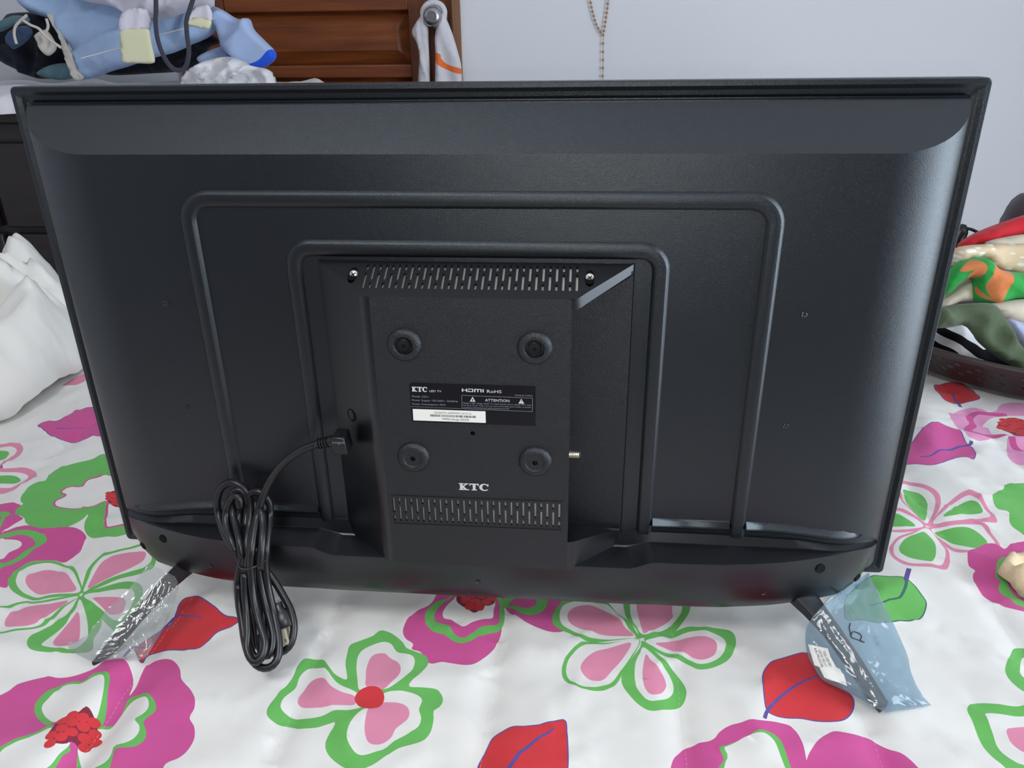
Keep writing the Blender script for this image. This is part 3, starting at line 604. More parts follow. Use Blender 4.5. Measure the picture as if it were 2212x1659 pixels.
RIM = [(0.0, -0.014, 0.004), (0.0, -0.001, 0.004), (0.0002, -0.0003, 0.004), (0.0008, 0.0003, 0.0038), (0.0038, 0.0005, 0.003), (0.0044, 0.0001, 0.003), (0.0064, -0.0021, 0.003), (0.007, -0.0024, 0.003), (0.0098, -0.0024, 0.002), (0.0104, -0.0027, 0.002), (0.012, -0.0044, 0.002), (0.0128, -0.0044, 0.002), (0.0132, 0.0026, 0.002), (0.015, 0.0026, 0.002)]
V = []; F = []; n = 0
for o, d, r in RIM:
    L = rrect(o, r); n = len(L); V += [t3(a, b, d) for a, b in L]
for i in range(len(RIM) - 1):
    for k in range(n): F.append([i * n + k, i * n + (k + 1) % n, (i + 1) * n + (k + 1) % n, (i + 1) * n + k])
mobj('screen_frame', V, F, m_blk, tv, smooth=25)
sb = mobj('screen', *box((-HW + .004, 0.0125, 0.004), (HW - .004, 0.0145, HH - .004)), m_glass, tv)
# shell: flat face, rounded sides, sloped top
FD = 0.032; SX0, SX1 = 0.349, 0.293
def dside(ax):
    ax = abs(ax)
    if ax <= SX1: return FD
    return 0.002 + (FD - 0.002) * math.sqrt(max(0, 1 - ((ax - SX1) / (SX0 - SX1)) ** 2.0))
def ztop(d): return 0.4085 - (d - 0.002) * (0.4085 - 0.3755) / (FD - 0.002)
ang = [math.radians(a) for a in (0, 4, 9, 15, 22, 30, 38, 46, 54, 62, 70, 77, 83, 87, 90)]
right = [(SX1 + (SX0 - SX1) * math.sin(a), 0.002 + (FD - 0.002) * math.cos(a)) for a in ang]
chain = [(-x, d) for x, d in right[::-1]] + right
V = []; F = []
for x, d in chain: V += [t3(x, 0.02, d), t3(x, ztop(d) - .0012, d), t3(x, ztop(d) - .0004, d - .0001)]
for i in range(len(chain) - 1): F += [[3 * i, 3 * i + 3, 3 * i + 4, 3 * i + 1], [3 * i + 1, 3 * i + 4, 3 * i + 5, 3 * i + 2]]
k0 = len(V); V += [t3(x, ztop(d) - .0004, d - .0001) for x, d in chain]; F.append([k0 + i for i in range(len(chain))])
shell = mobj('back_shell', V, F, m_blk, tv, smooth=30)
# raised ribs in the shape of an arch
def sweep(path, prof, closed=False):
    """path (x, z); prof (offset to the left of travel, d)"""
    P = np.asarray(path, float); N = len(P); V = []; F = []; m = len(prof)
    for i in range(N):
        a = P[i] - P[i - 1] if i else P[1] - P[0]; b = P[i + 1] - P[i] if i < N - 1 else a
        a = a / np.linalg.norm(a); b = b / np.linalg.norm(b); na = np.array([-a[1], a[0]]); nb = np.array([-b[1], b[0]]); nn = na + nb; nn /= max(nn @ nn, 1e-9) / 2
        for o, d in prof: q = P[i] + nn * o; V.append(t3(q[0], q[1], d))
    for i in range(N - 1):
        for k in range(m - 1): F.append([i * m + k, i * m + k + 1, (i + 1) * m + k + 1, (i + 1) * m + k])
    F.append([k for k in range(m)]); F.append([(N - 1) * m + k for k in range(m)][::-1])
    return V, F
def arch(hx, zt, zb, r):
    P = [(-hx, zb)]
    for cx, a0, s in ((-hx + r, 180, -1), (hx - r, 90, -1)):
        for k in range(9): a = math.radians(a0 - 90 * k / 8); P.append((cx + r * math.cos(a), zt - r + r * math.sin(a)))
    return P + [(hx, zb)]
RB = [(0.0068, FD - .0004), (0.0064, FD + .0002), (0.0042, FD + .0025), (0.0036, FD + .0028), (-0.0036, FD + .0028), (-0.0042, FD + .0025), (-0.0064, FD + .0002), (-0.0068, FD - .0004)]
for hx, zt, r in ((0.2200, 0.3425, 0.018), (0.1410, 0.3055, 0.015)):
    mobj('rib', *sweep(arch(hx, zt, 0.056, r), RB), m_blk, tv, smooth=28)
# rounded ledges at the foot of each field between the ribs
LP = [(0.006, FD - .0002), (0.0035, FD + .0012), (0.0015, FD + .0032), (0.0, FD + .0042), (-0.0015, FD + .0036), (-0.002, FD - .001)]
for s in (-1, 1):
    a, b = (-.2130, -.1480) if s < 0 else (.1480, .2130)
    mobj('ledge', *sweep([(a, .0655), (b, .0655)], LP), m_blk, tv, smooth=True)
    q = [(s * .2270, .0655), (s * .245, .0653), (s * .262, .0642), (s * .28, .0622), (s * .295, .0604), (s * .308, .0594), (s * .318, .0588), (s * .327, .0583)]
    q = q if s > 0 else q[::-1]
    V, F = sweep(q, LP); V = [(x, y + max(0, FD - dside(x)) + max(0, abs(x) - .312) * .28, z) for x, y, z in V]
    mobj('ledge', V, F, m_blk, tv, smooth=True)
# lower housing
d3x = [0, .120, .131, .140, .150, .186, .207, .227, .248, .265, .292, .312, .330, .338, .343]
d3d = [.0636, .0636, .0636, .0634, .0632, .0630, .0622, .0597, .0568, .0530, .0452, .0378, .0280, .0225, .0150]
xs = sorted(set([round(a, 4) for a in list(np.linspace(.15, .343, 26)) + [0, .06, .118, .122, .126, .130, .134, .138, .142, .146, .150]]))
xs = [-x for x in xs[::-1] if x > 0] + xs
V = []; F = []; m = 0
for x in xs:
    ax = abs(x); d3 = float(np.interp(ax, d3x, d3d)); ds = min(dside(ax), d3 - .001)
    z2 = float(np.interp(ax, [0, .2, .27, .30, .33, .343], [.0575, .0575, .0555, .052, .0495, .047]))
    e = max(0, (ax - .305) / .038); zb = -.006 + .046 * (1 - math.sqrt(max(0, 1 - e * e)))
    z3n = float(np.interp(ax, [0, .127, .131, .145, .149, 1], [.0405, .0405, .0412, .0468, .0475, .0475])); z3 = z3n if zb < .03 else max(z3n, zb + .003)
    def zf(t): return zb + (z3 - zb) * t
    b = .55 + .45 * (1 - e)
    sec = [(ds - .004, z2 + .0005), (ds, z2 + .0005), (ds + .0012, z2), (ds + .0050, z2 - (z2 - z3) * .72), (ds + .0062, z2 - (z2 - z3) * .78), (d3 - .0005, z3 + .0003), (d3 - .0001, z3 + .0001), (d3, z3 - .0004), (d3 + .0006, zf(.8)), (d3 + .0004, zf(.55)), (d3 - .0012, zf(.3)), (d3 - .0045 * b, zf(.12)), (d3 - .010 * b, zf(.02)), (max(.0, d3 - .022), zf(0.)), (0.0, zf(0.) + .001), (-.012, zf(0.) + .001)]
    m = len(sec); V += [t3(x, z, d) for d, z in sec]
for i in range(len(xs) - 1):
    for k in range(m - 1): F.append([i * m + k, (i + 1) * m + k, (i + 1) * m + k + 1, i * m + k + 1])
F.append(list(range(m))); F.append([(len(xs) - 1) * m + k for k in range(m)][::-1])
house = mobj('lower_housing', V, F, m_satin, tv, smooth=32)
from mathutils.bvhtree import BVHTree
hbv = BVHTree.FromPolygons([Vector(tuple(map(float, q))) for q in V], F)
def dfront(x): return float(np.interp(abs(x), d3x, d3d))
def onhouse(u, v):
    for _ in range(60):
        h = hbv.ray_cast(Vector(CAMP), Vector(ray(u, v)).normalized())
        if h[0] is not None: break
        u += 1 if u < 1106 else -1; v -= .8
    n_ = h[1] if h[1].dot(Vector(ray(u, v))) < 0 else -h[1]
    return np.array(h[0]), np.array(n_)
for u, v, r in ((352, 1164, .0036), (1772, 1228, .0040), (1862, 1256, .0036), (297, 1189, .0034)):
    p, nrm = onhouse(u, v)
    V1 = lathe([(r * 1.15, -.002), (r * 1.12, .0006), (r, .0008), (r * .92, .0005), (0, .0004)], p, nrm, 20)
    mobj('screw_hole', *V1, m_hole, tv, smooth=40)
for u, v in ((455, 1222), (1650, 1281), (1033, 1257)):
    p, nrm = onhouse(u, v); mobj('mould_mark', *lathe([(.0022, -.002), (.0022, .0004), (.0017, .0006), (.0014, .0002), (0, .0001)], p, nrm, 14), m_satin, tv, smooth=40)
for u, v in ((358, 655), (405, 880), (1737, 680), (1697, 920)):
    p = aty(u, v, -FD); mobj('mould_mark', *lathe([(.0026, -.001), (.0024, .0003), (.0018, .0006), (.0012, .0002), (0, .0001)], p, (0, -1, 0), 14), m_satin, tv, smooth=40)

# rear box with vents
PD, BD = 0.066, 0.0335
PT, BT = 0.278, 0.296
ch = [(.0740, .0660), (.0775, .0656), (.0805, .0644), (.0832, .0624), (.0860, .0600), (.1210, .0335)]
def ztopb(d): return PT + (PD - d) / (PD - BD) * (BT - PT)
LS = math.hypot(PD - BD, BT - PT); sd = np.array([0, (PD - BD) / LS, (BT - PT) / LS])       # up the slope (world y, z)
sn = np.array([0, -(BT - PT) / LS, (PD - BD) / LS])                                           # its outward normal
SFR = (np.array([0, -PD, PT]), np.array([1., 0, 0]), sd, sn)
PFR = (np.array([0, -PD, 0.0]), np.array([1., 0, 0]), np.array([0, 0, 1.0]), np.array([0, -1., 0]))
def onslope(u, v): p = atplane(u, v, SFR[0], sn) - SFR[0]; return (p[0], float(p @ sd))
def onplate(u, v, d=PD): p = aty(u, v, -d); return (p[0], p[2])
def slot(x, a, b, w=.00085, sk=0.0):
    P = []
    for k in range(5): t = math.pi * k / 4; P.append((x + w * math.cos(t) + sk * b, b - w + w * math.sin(t)))
    for k in range(5): t = math.pi + math.pi * k / 4; P.append((x + w * math.cos(t) + sk * a, a + w + w * math.sin(t)))
    return P
def holed(outline, holes, frame, depth):
    """plate with real openings and their walls"""
    v, f, idx = cdt([outline] + holes)
    o, ux, uy, n = frame; V = [o + a * ux + b * uy for a, b in v]; F = [t for t, i in zip(f, idx) if i == 0]
    for h in holes:
        h = np.asarray(h); h = h if sarea(h) > 0 else h[::-1]; k = len(V); N = len(h)
        V += [o + a * ux + b * uy for a, b in h] + [o + a * ux + b * uy - n * depth for a, b in h]
        F += [[k + (i + 1) % N, k + i, k + N + i, k + N + (i + 1) % N][::-1] for i in range(N)]
    return V, F
# top slope with 33 columns of slots
a0, a1, a2, a3 = onslope(794, 569), onslope(785, 623), onslope(1248, 577), onslope(1245, 628)
xa, xb = (a0[0] + a1[0]) / 2, (a2[0] + a3[0]) / 2; st, sbm = (a0[1] + a2[1]) / 2, (a1[1] + a3[1]) / 2
st = min(st, LS - .002); sl = st - sbm
hol = []
for k in range(33):
    x = xa + (xb - xa) * k / 32
    if k % 2 == 0: hol += [slot(x, st - sl * .24, st), slot(x, sbm, sbm + sl * .64)]
    else: hol += [slot(x, sbm + sl * .36, st), slot(x, sbm, sbm + sl * .24)]
sc = [onslope(763, 590), onslope(1274, 597)]
hol += [circle(c[0], c[1] - .002, .0038, 18, .0085) for c in sc]
out = [(-x, (PD - d) / (PD - BD) * LS) for x, d in ch[::-1]] + [(x, (PD - d) / (PD - BD) * LS) for x, d in ch]
vent = mobj('top_vent', *holed(out, hol, SFR, .0022), m_satin, tv)
V, F = prism([(xa - .004, sbm - .001), (xb + .004, sbm - .001), (xb + .004, st + .001), (xa - .004, st + .001)], SFR, -.0046, -.0042)
mobj('vent_backing', V, F, m_sheet, vent)
for c in sc:
    o = SFR[0] + c[0] * SFR[1] + (c[1] - .002) * sd - sn * .012
    mobj('screw_well', *lathe([(.0042, .0105), (.0042, 0), (0, 0)], o, sn, 18), m_hole, vent, smooth=40)
    p = SFR[0] + c[0] * SFR[1] + c[1] * sd - sn * .0015
    s = mobj('screw', *lathe([(.0030, -.006), (.0034, -.0006), (.0032, .0004), (.0022, .0011), (0, .0014)], p, (0, -1, .35), 18), m_chrome, vent, smooth=40)
    ax = np.array([0, -1, .35]); ax /= np.linalg.norm(ax); q = p + ax * .00145
    u1 = np.array([.8, 0, 0]) + 0.6 * np.cross(ax, [1, 0, 0]); u1 /= np.linalg.norm(u1); u2 = np.cross(ax, u1)
    cr = [(-.0019, -.0004), (-.0004, -.0004), (-.0004, -.0019), (.0004, -.0019), (.0004, -.0004), (.0019, -.0004), (.0019, .0004), (.0004, .0004), (.0004, .0019), (-.0004, .0019), (-.0004, .0004), (-.0019, .0004)]
    mobj('screw_slot', *prism(cr, (q, u1, u2, ax), -.0006, .0001), m_hole, vent)
# back plate with the lower vent
b0, b1, b2, b3 = onplate(850, 1076), onplate(853, 1124), onplate(1208, 1088), onplate(1208, 1139)
xa, xb = (b0[0] + b1[0]) / 2, (b2[0] + b3[0]) / 2; st, sbm = (b0[1] + b2[1]) / 2, (b1[1] + b3[1]) / 2; sl = st - sbm
hol = []
for k in range(29):
    x = xa + (xb - xa) * k / 28
    if k % 2 == 0: hol += [slot(x, sbm + sl * .36, st, .00075), slot(x, sbm, sbm + sl * .23, .00075)]
    else: hol += [slot(x, st - sl * .23, st, .00075), slot(x, sbm, sbm + sl * .64, .00075)]
vis = [onplate(u, v) for u, v in ((873, 745), (1155, 752), (893, 988), (1156, 997))]
hx, hz = onplate(1021, 936)
hol += [circle(hx, hz, .0019, 14)] + [circle(vx, vz, .0075, 24) for vx, vz in vis]
zlo, zcut0, ztr = 0.0385, 0.2695, 0.0665
XC = 0.0757
out = [(-.074, zlo), (.074, zlo), (XC, zlo), (XC, zcut0 + .0005), (.074, PT), (-.074, PT)]
out = [(-.074, zlo), (XC, zlo), (XC, PT - .0005), (.074, PT), (-.074, PT)]
boxm = mobj('rear_box', *holed(out, hol, PFR, .0022), m_grain, tv)
mobj('vent_backing', *box((xa - .004, -PD + .0052, sbm - .002), (xb + .004, -PD + .0056, st + .002)), m_sheet, boxm)
mobj('hole_backing', *box((hx - .004, -PD + .0022, hz - .004), (hx + .004, -PD + .003, hz + .004)), m_hole, boxm)
# left flank, rounded into the plate
V = []; F = []
for x, d in ch: V += [t3(-x, zlo, d), t3(-x, ztopb(d), d)]
for i in range(len(ch) - 1): F.append([2 * i, 2 * i + 1, 2 * i + 3, 2 * i + 2])
mobj('box_flank', V, F, m_satin, boxm, smooth=True)
# right flank: only above and below the cut-out with the sockets
chr_ = [(XC, .0660)] + ch[1:]
V = []; F = []; G = []
for x, d in chr_:
    zc = zcut0 + (PD - d) / (PD - BD) * .0185; zt = ztr - (PD - d) / (PD - BD) * .006
    V += [t3(x, zc, d), t3(x, ztopb(d) - (.0005 if x == XC else 0), d), t3(x, zc, BD + .0015), t3(x, zlo, d), t3(x, zt, d), t3(x, zt - .001, BD + .0015)]
for i in range(len(chr_) - 1):
    a, b = 6 * i, 6 * i + 6
    F += [[a, b, b + 1, a + 1], [a + 2, b + 2, b, a]]; G += [[a, b, b + 1, a + 1], [a + 1, b + 1, b + 2, a + 2]]
K = np.array(V).reshape(-1, 6, 3)
def third(F, lo): return [[3 * (i // 6) + i % 6 for i in q] for q in F]
mobj('box_flank', K[:, :3].reshape(-1, 3), third(F, 0), m_satin, boxm, smooth=35)
mobj('box_flank', K[:, 3:].reshape(-1, 3), third(G, 0), m_satin, boxm, smooth=35)
# socket recess: side wall and floor
V = [t3(XC, ztr, PD), t3(XC, zcut0, PD), t3(XC, zcut0 + .0185, BD + .0015), t3(XC, ztr - .006, BD + .0015)]
mobj('recess_wall', V, [[0, 1, 2, 3]], m_satin, boxm)
mobj('recess_floor', *box((XC, -BD - .0015, .055), (.1208, -BD + .003, .2905)), m_grain, boxm)
g = mobj('recess_seam', *box((.1208, -BD - .0004, .056), (.1216, -BD + .003, .296)), m_hole, boxm)
tz = aty(1290, 1136, -.037)[2]
mobj('recess_lip', *box((XC, -.0395, tz - .0022), (.1195, -.034, tz)), m_satin, boxm)
# mounting bosses
for k, (vx, vz) in enumerate(vis):
    o = (vx, -PD, vz)
    bs = mobj('mount_boss', *lathe([(.0135, -.0005), (.0131, .0008), (.0120, .0022), (.0105, .0031), (.0092, .0033), (.0076, .0031), (.0070, .0024), (.0066, -.002) if k < 2 else (.0066, .0023), (.0062, -.003) if k < 2 else (.0045, .0022), (0.0, -.003) if k < 2 else (.0022, .0022)] + ([] if k < 2 else [(.0021, -.004), (0, -.004)]), o, (0, -1, 0), 32), m_grain, boxm, smooth=40)
    if k < 2:
        mobj('mount_plug', *lathe([(.0052, -.003), (.0052, .0012), (.0047, .0017), (.0012, .0015), (.0008, .0004), (0, .0004)], o, (0, -1, 0), 28), m_satin, bs, smooth=40)
    else:
        mobj('mount_hole', *lathe([(.0021, -.004), (0, -.0039)], o, (0, -1, 0), 16), m_hole, bs)
# frame lines round the lower vent
ln = [onplate(845, 1071), onplate(1214, 1084), onplate(1211, 1145), onplate(848, 1131)]
z0, z1 = (ln[2][1] + ln[3][1]) / 2, (ln[0][1] + ln[1][1]) / 2; x0, x1 = ln[0][0], ln[1][0]
for a, b, c, d in ((x0, x1, z1 - .0003, z1 + .0003), (x0, x1, z0 - .0003, z0 + .0003), (x0 - .0003, x0 + .0003, z0, z1), (x1 - .0003, x1 + .0003, z0, z1)):
    mobj('vent_border', *box((a, -PD - .0005, c), (b, -PD + .0005, d)), m_satin, boxm)
# hole and coaxial socket
p = aty(760, 897, -.0575); nl = np.array([-.62, -.78, 0])
for _ in range(5):
    ax = abs(p[0]); d = float(np.interp(ax, [c[0] for c in ch], [c[1] for c in ch])); p = aty(760, 897, -d)
mobj('flank_hole', *lathe([(.0056, -.003), (.0056, .0003), (.0050, .0005), (.0048, 0), (0, -.0001)], p, nl, 20), m_hole, boxm, smooth=40)
pz = aty(1242, 982, -.052)[2]; prof = [(.0036, 0)]
for k in range(9): prof += [(.0036, .0006 + k * .0009), (.0032, .00105 + k * .0009)]
prof += [(.0036, .0092), (.0030, .0096), (.0016, .0096), (.0014, .004), (0, .004)]
mobj('coaxial_socket', *lathe(prof, (XC - .0005, -.052, pz), (1, 0, 0), 20), mat('socket_nickel', (205, 198, 182), 0.25, 1.0), boxm, smooth=35)
mobj('inner_bulk', *box((-.070, -PD + .008, .06), (.070, -.034, .268)), m_hole, boxm)

# stand legs
m_leg = mat('tv_leg_plastic', (24, 24, 30), 0.42, bump=[(1800, .2, .0004)])
for s in (-1, 1):
    for yy in (-1, 1):
        if yy < 0: path = [(.279, -.036, .002), (.288, -.046, -.004), (.300, -.062, -.013), (.315, -.085, -.027), (.326, -.103, -.0395), (.3335, -.114, -.0465)]
        else: path = [(.279, -.006, .002), (.288, .006, -.004), (.300, .024, -.014), (.315, .050, -.029), (.326, .070, -.0405), (.3335, .082, -.0465)]
        V = []; F = []
        for i, (x, y, z) in enumerate(path):
            w = (.012, .0105, .0085, .0078, .0072, .0062)[i]; h = (.008, .007, .0055, .005, .0045, .003)[i]
            c = np.array([s * x, y, z]); ux = np.array([s * .78, -yy * -.62, 0]); ux = np.array([s * .78, -.62 * yy, 0]); uz = np.array([0, 0, 1.0])
            for a, b in ((-1, -.6), (-.6, -1), (.6, -1), (1, -.6), (1, .6), (.6, 1), (-.6, 1), (-1, .6)): V.append(c + np.array([.74 * w * a, 0, 0]) + np.array([0, .66 * w * a * s * yy * -1, 0]) * s + uz * h * b)
        for i in range(len(path) - 1):
            for k in range(8): F.append([i * 8 + k, i * 8 + (k + 1) % 8, i * 8 + 8 + (k + 1) % 8, i * 8 + 8 + k])
        F += [list(range(8))[::-1], [len(path) * 8 - 8 + k for k in range(8)]]
        mobj('leg', V, F, m_leg, tv, smooth=40)

# ------------------------------------------------------------------ lettering
m_white = mat('print_white', (205, 208, 214), 0.5)
m_grey = mat('print_grey', (132, 136, 146), 0.5)
m_ink = mat('print_ink', (50, 50, 54), 0.6)
m_lblk = mat('label_black', (12, 13, 22), 0.25, spec=0.4)
m_lwht = mat('label_white', (236, 236, 230), 0.5)
def glyphs(txt):
    cu = bpy.data.curves.new('t', 'FONT'); cu.body = txt; cu.size = 1.0; cu.resolution_u = 2
    ob = bpy.data.objects.new('t', cu); COL.objects.link(ob); bpy.context.view_layer.update()
    me = bpy.data.meshes.new_from_object(ob.evaluated_get(bpy.context.evaluated_depsgraph_get()))
    v = np.array([x.co[:2] for x in me.vertices]); f = [list(p.vertices) for p in me.polygons]
    bpy.data.objects.remove(ob); bpy.data.curves.remove(cu); bpy.data.meshes.remove(me)
    return v, f
def fit(v, x0, y0, x1, y1, ref=None):
    a, b = v.min(0), v.max(0); 
    if ref is not None: a = np.array([a[0], ref[0]]); b = np.array([b[0], ref[1]])
    return (v - a) / (b - a) * [x1 - x0, y1 - y0] + [x0, y0]
CAPS = (0.0, 0.69)
def ktc():
    R = []
    def r(x0, y0, x1, y1): R.append([(x0, y0), (x1, y0), (x1, y1), (x0, y1)])
    r(.00, 0, .50, .14); r(.00, .86, .50, 1); r(.11, 0, .37, 1)                      # K
    R.append([(.34, .36), (.50, .54), (.88, 0), (.60, 0)]); R.append([(.34, .34), (.34, .58), (.70, .93), (.88, .93)])
    r(.56, 0, 1.02, .14); r(.56, .86, .96, 1)
    r(1.06, .84, 1.98, 1); R.append([(1.06, .66), (1.14, .66), (1.20, .86), (1.06, .9)]); R.append([(1.98, .66), (1.90, .66), (1.84, .86), (1.98, .9)])
    r(1.38, 0, 1.66, 1); r(1.26, 0, 1.78, .14)                                        # T
    P = []; Q = []
    for k in range(21):
        a = math.radians(50 + 262 * k / 20); P.append((2.52 + .50 * math.cos(a), .5 + .53 * math.sin(a))); Q.append((2.56 + .24 * math.cos(a), .5 + .38 * math.sin(a)))
    for k in range(20): R.append([P[k], P[k + 1], Q[k + 1], Q[k]])
    R.append([(2.84, .62), (2.94, .62), (2.94, 1.02), (2.84, .96), (2.74, .88)]); R.append([(2.70, .12), (2.92, .28), (2.86, .10), (2.74, .02)])   # C
    v, f, i = cdt(R); return v, [t for t, k in zip(f, i) if k >= 0]
def hdmi():
    R = []
    def r(x0, y0, x1, y1): R.append([(x0, y0), (x1, y0), (x1, y1), (x0, y1)])
    r(0, 0, .28, 1); r(.9, 0, 1.18, 1); r(.28, .42, .9, .62)
    r(1.36, .78, 2.5, 1); r(2.28, 0, 2.5, .9); r(1.36, 0, 2.5, .22); r(1.36, 0, 1.6, .5)
    r(2.72, 0, 2.98, 1); r(2.72, .78, 4.3, 1); r(3.4, 0, 3.64, 1); r(4.06, 0, 4.3, 1); r(4.52, 0, 4.8, 1)
    v, f, i = cdt(R); return v, [t for t, k in zip(f, i) if k >= 0]
def lay(name, v, f, frame, h, m, parent):
    o, ux, uy, n = frame; return mobj(name, [o + a * ux + b * uy + n * h for a, b in v], f, m, parent)
ZL = (860, 810, 6.9125)
def zp(x, y): return np.array(onplate(ZL[0] + x / ZL[2], ZL[1] + y / ZL[2]))
TL, TR, BL, BR = zp(165, 113), zp(2043, 162), zp(185, 690), zp(2040, 760)
ex = (TR - TL + BR - BL); ex /= np.linalg.norm(ex); ey = np.array([-ex[1], ex[0]])
LFR = (np.array([TL[0], -PD, TL[1]]), np.array([ex[0], 0, ex[1]]), np.array([ey[0], 0, ey[1]]), np.array([0, -1.0, 0]))
def zl(x, y): q = zp(x, y) - TL; return (float(q @ ex), float(q @ ey))
LWd = (np.linalg.norm(TR - TL) + np.linalg.norm(BR - BL)) / 2; LH = (np.linalg.norm(TL - BL) + np.linalg.norm(TR - BR)) / 2
c = .0022
lab = mobj('rating_label', *prism([(c, 0), (0, -c), (0, -LH), (LWd, -LH), (LWd, 0)], LFR, -.0002, .00025), m_lblk, boxm)
def txt(s, x0, y0, x1, y1, m, parent, h=.00035, custom=None):
    """text whose capitals fill the box (x0,y0 top-left; x1,y1 baseline right) of the label close-up"""
    v, f = custom if custom else glyphs(s); A = zl(x0, y0); B = zl(x1, y1); w = math.hypot(x1 - x0, 0) / ZL[2]
    yb = zl(x0, y1)[1]; yt = A[1]
    v = fit(v, A[0], yb, B[0], yt, (0, 1) if custom else CAPS); lay('lettering', v, f, LFR, h, m, parent)
txt('', 203, 172, 435, 243, m_white, lab, custom=ktc())
txt('LED TV', 468, 222, 648, 250, m_white, lab)
txt('Model: 32D1', 207, 302, 450, 329, m_grey, lab)
txt('Power Supply: 100-240V~ 50/60Hz', 209, 358, 893, 384, m_grey, lab)
txt('Power Consumption: 55W', 213, 415, 712, 441, m_grey, lab)
txt('', 952, 200, 1280, 247, m_white, lab, custom=hdmi())
txt('RoHS', 1326, 218, 1545, 263, m_white, lab)
txt('MADE IN CHINA', 1745, 290, 2010, 311, m_grey, lab)
txt('ATTENTION', 1298, 353, 1662, 392, m_white, lab)
txt("Danger, high voltage inside! To avoid electric shock, please don't open", 972, 403, 1990, 424, m_grey, lab)
txt('the back cover! There are not user serviceable parts inside, so please', 972, 437, 1985, 457, m_grey, lab)
txt('contact professional and authorized personnel!', 972, 469, 1660, 489, m_grey, lab)
def strip(name, P, w, m, parent, h=.0003, closed=True):
    Q = [np.array(zl(*p)) for p in P]; V = []; F = []
    for i in range(len(Q) if closed else len(Q) - 1):
        a, b = Q[i], Q[(i + 1) % len(Q)]; t = (b - a) / np.linalg.norm(b - a); nn = np.array([-t[1], t[0]]) * w / 2; e = t * w / 2; k = len(V)
        V += [a - e + nn, b + e + nn, b + e - nn, a - e - nn]; F.append([k + 3, k + 2, k + 1, k])
    lay(name, V, F, LFR, h, m, parent)
strip('border', [(950, 302), (2008, 343), (2005, 545), (955, 500)], .0003, m_grey, lab)
strip('rule', [(190, 470), (940, 500)], .00025, m_grey, lab, closed=False)
for (x, y) in ((1113, 322), (1840, 352)):
    lay('warning_triangle', [zl(x, y), zl(x - 43, y + 72), zl(x + 43, y + 76)], [[0, 1, 2]], LFR, .0003, m_white, lab)
lay('warning_mark', [zl(*p) for p in ((1117, 345), (1098, 375), (1112, 377), (1108, 392), (1128, 366), (1114, 364))], [[0, 1, 2, 5], [5, 2, 3, 4]], LFR, .0005, m_lblk, lab)
lay('warning_mark', [zl(*p) for p in ((1836, 372), (1845, 372), (1843, 402), (1838, 402), (1837, 408), (1844, 408), (1844, 416), (1837, 416))], [[3, 2, 1, 0], [7, 6, 5, 4]], LFR, .0005, m_lblk, lab)
sa, sb_, sc_, sd_ = zl(220, 505), zl(1305, 540), zl(1310, 712), zl(230, 673)
wl = mobj('serial_label', *prism([sa, sb_, sc_, sd_], LFR, .0002, .0005), m_lwht, boxm)
def txt2(s, x0, y0, x1, y1): txt(s, x0, y0, x1, y1, m_ink, wl, .0006)
txt2('32GSATC-247HV071-01311L', 540, 543, 1100, 568); txt2('MFD:Aug-2024', 662, 638, 1055, 666)
V = []; F = []; rb = random.Random(11); x = 484
while x < 1166:
    w = rb.choice((4, 4, 8, 12)); y = 583 + (x - 484) * .035; k = len(V); V += [zl(x, y), zl(x, y + 32), zl(x + w, y + 32), zl(x + w, y)]; F.append([k, k + 1, k + 2, k + 3]); x += w + rb.choice((5, 6, 10))
lay('barcode', V, F, LFR, .0006, m_ink, wl)
# brand letters on the plate
A, B = onplate(991, 1041.5), onplate(1055.5, 1060.5)
v, f = ktc(); lay('brand_letters', fit(v, A[0], B[1], B[0], A[1] - .0005), f, PFR, .0003, mat('brand_silver', (205, 205, 205), 0.4), boxm)
# ------------------------------------------------------------------ power cord
m_cord = mat('cord_rubber', (24, 24, 28), 0.34, spec=0.5, bump=[(60, .08, .002)])
m_tie = mat('twist_tie', (70, 72, 70), 0.35, 0.4)
m_brass = mat('plug_blade_metal', (214, 204, 184), 0.35, 0.5)
def cdep(v, off=0.0):
    return float(np.interp(v, [930, 1000, 1040, 1110, 1165, 1180, 1215, 1270, 1320, 1380, 1445], [.052, .047, .0445, .050, .068, .0735, .0775, .084, .094, .110, .128])) + off
def cp(u, v, off=0.0):
    p = aty(u, v, -cdep(v, off))
    zmin = onquilt(p[0], p[1])[2] + .0038
    return atz(u, v, zmin) if p[2] < zmin else p
def cpath(pts, off=0.0, o2=None):
    n = len(pts); q = [cp(u, v, off if o2 is None else off + (o2 - off) * i / (n - 1)) for i, (u, v) in enumerate(pts)]
    return resample(crom(q, 8, False), .004, False)
cord = empty('power_cord', tuple(cp(570, 1440)), 'black power cord bundled with a twist tie, plugged into the television', 'cord')
lead = [(700, 957), (686, 959), (664, 966), (640, 979), (614, 999), (592, 1026), (575, 1056), (563, 1088), (553, 1122), (545, 1160), (538, 1200), (534, 1240), (533, 1290), (534, 1340), (536, 1385), (546, 1415), (556, 1420), (566, 1405), (565, 1370)]
l1 = [(524, 1240), (520, 1216), (514, 1199), (504, 1183), (490, 1163), (478, 1134), (471, 1106), (469, 1078), (478, 1054), (493, 1043), (507, 1043), (522, 1051), (534, 1064), (541, 1090), (540, 1130), (533, 1170), (530, 1205), (528, 1240)]
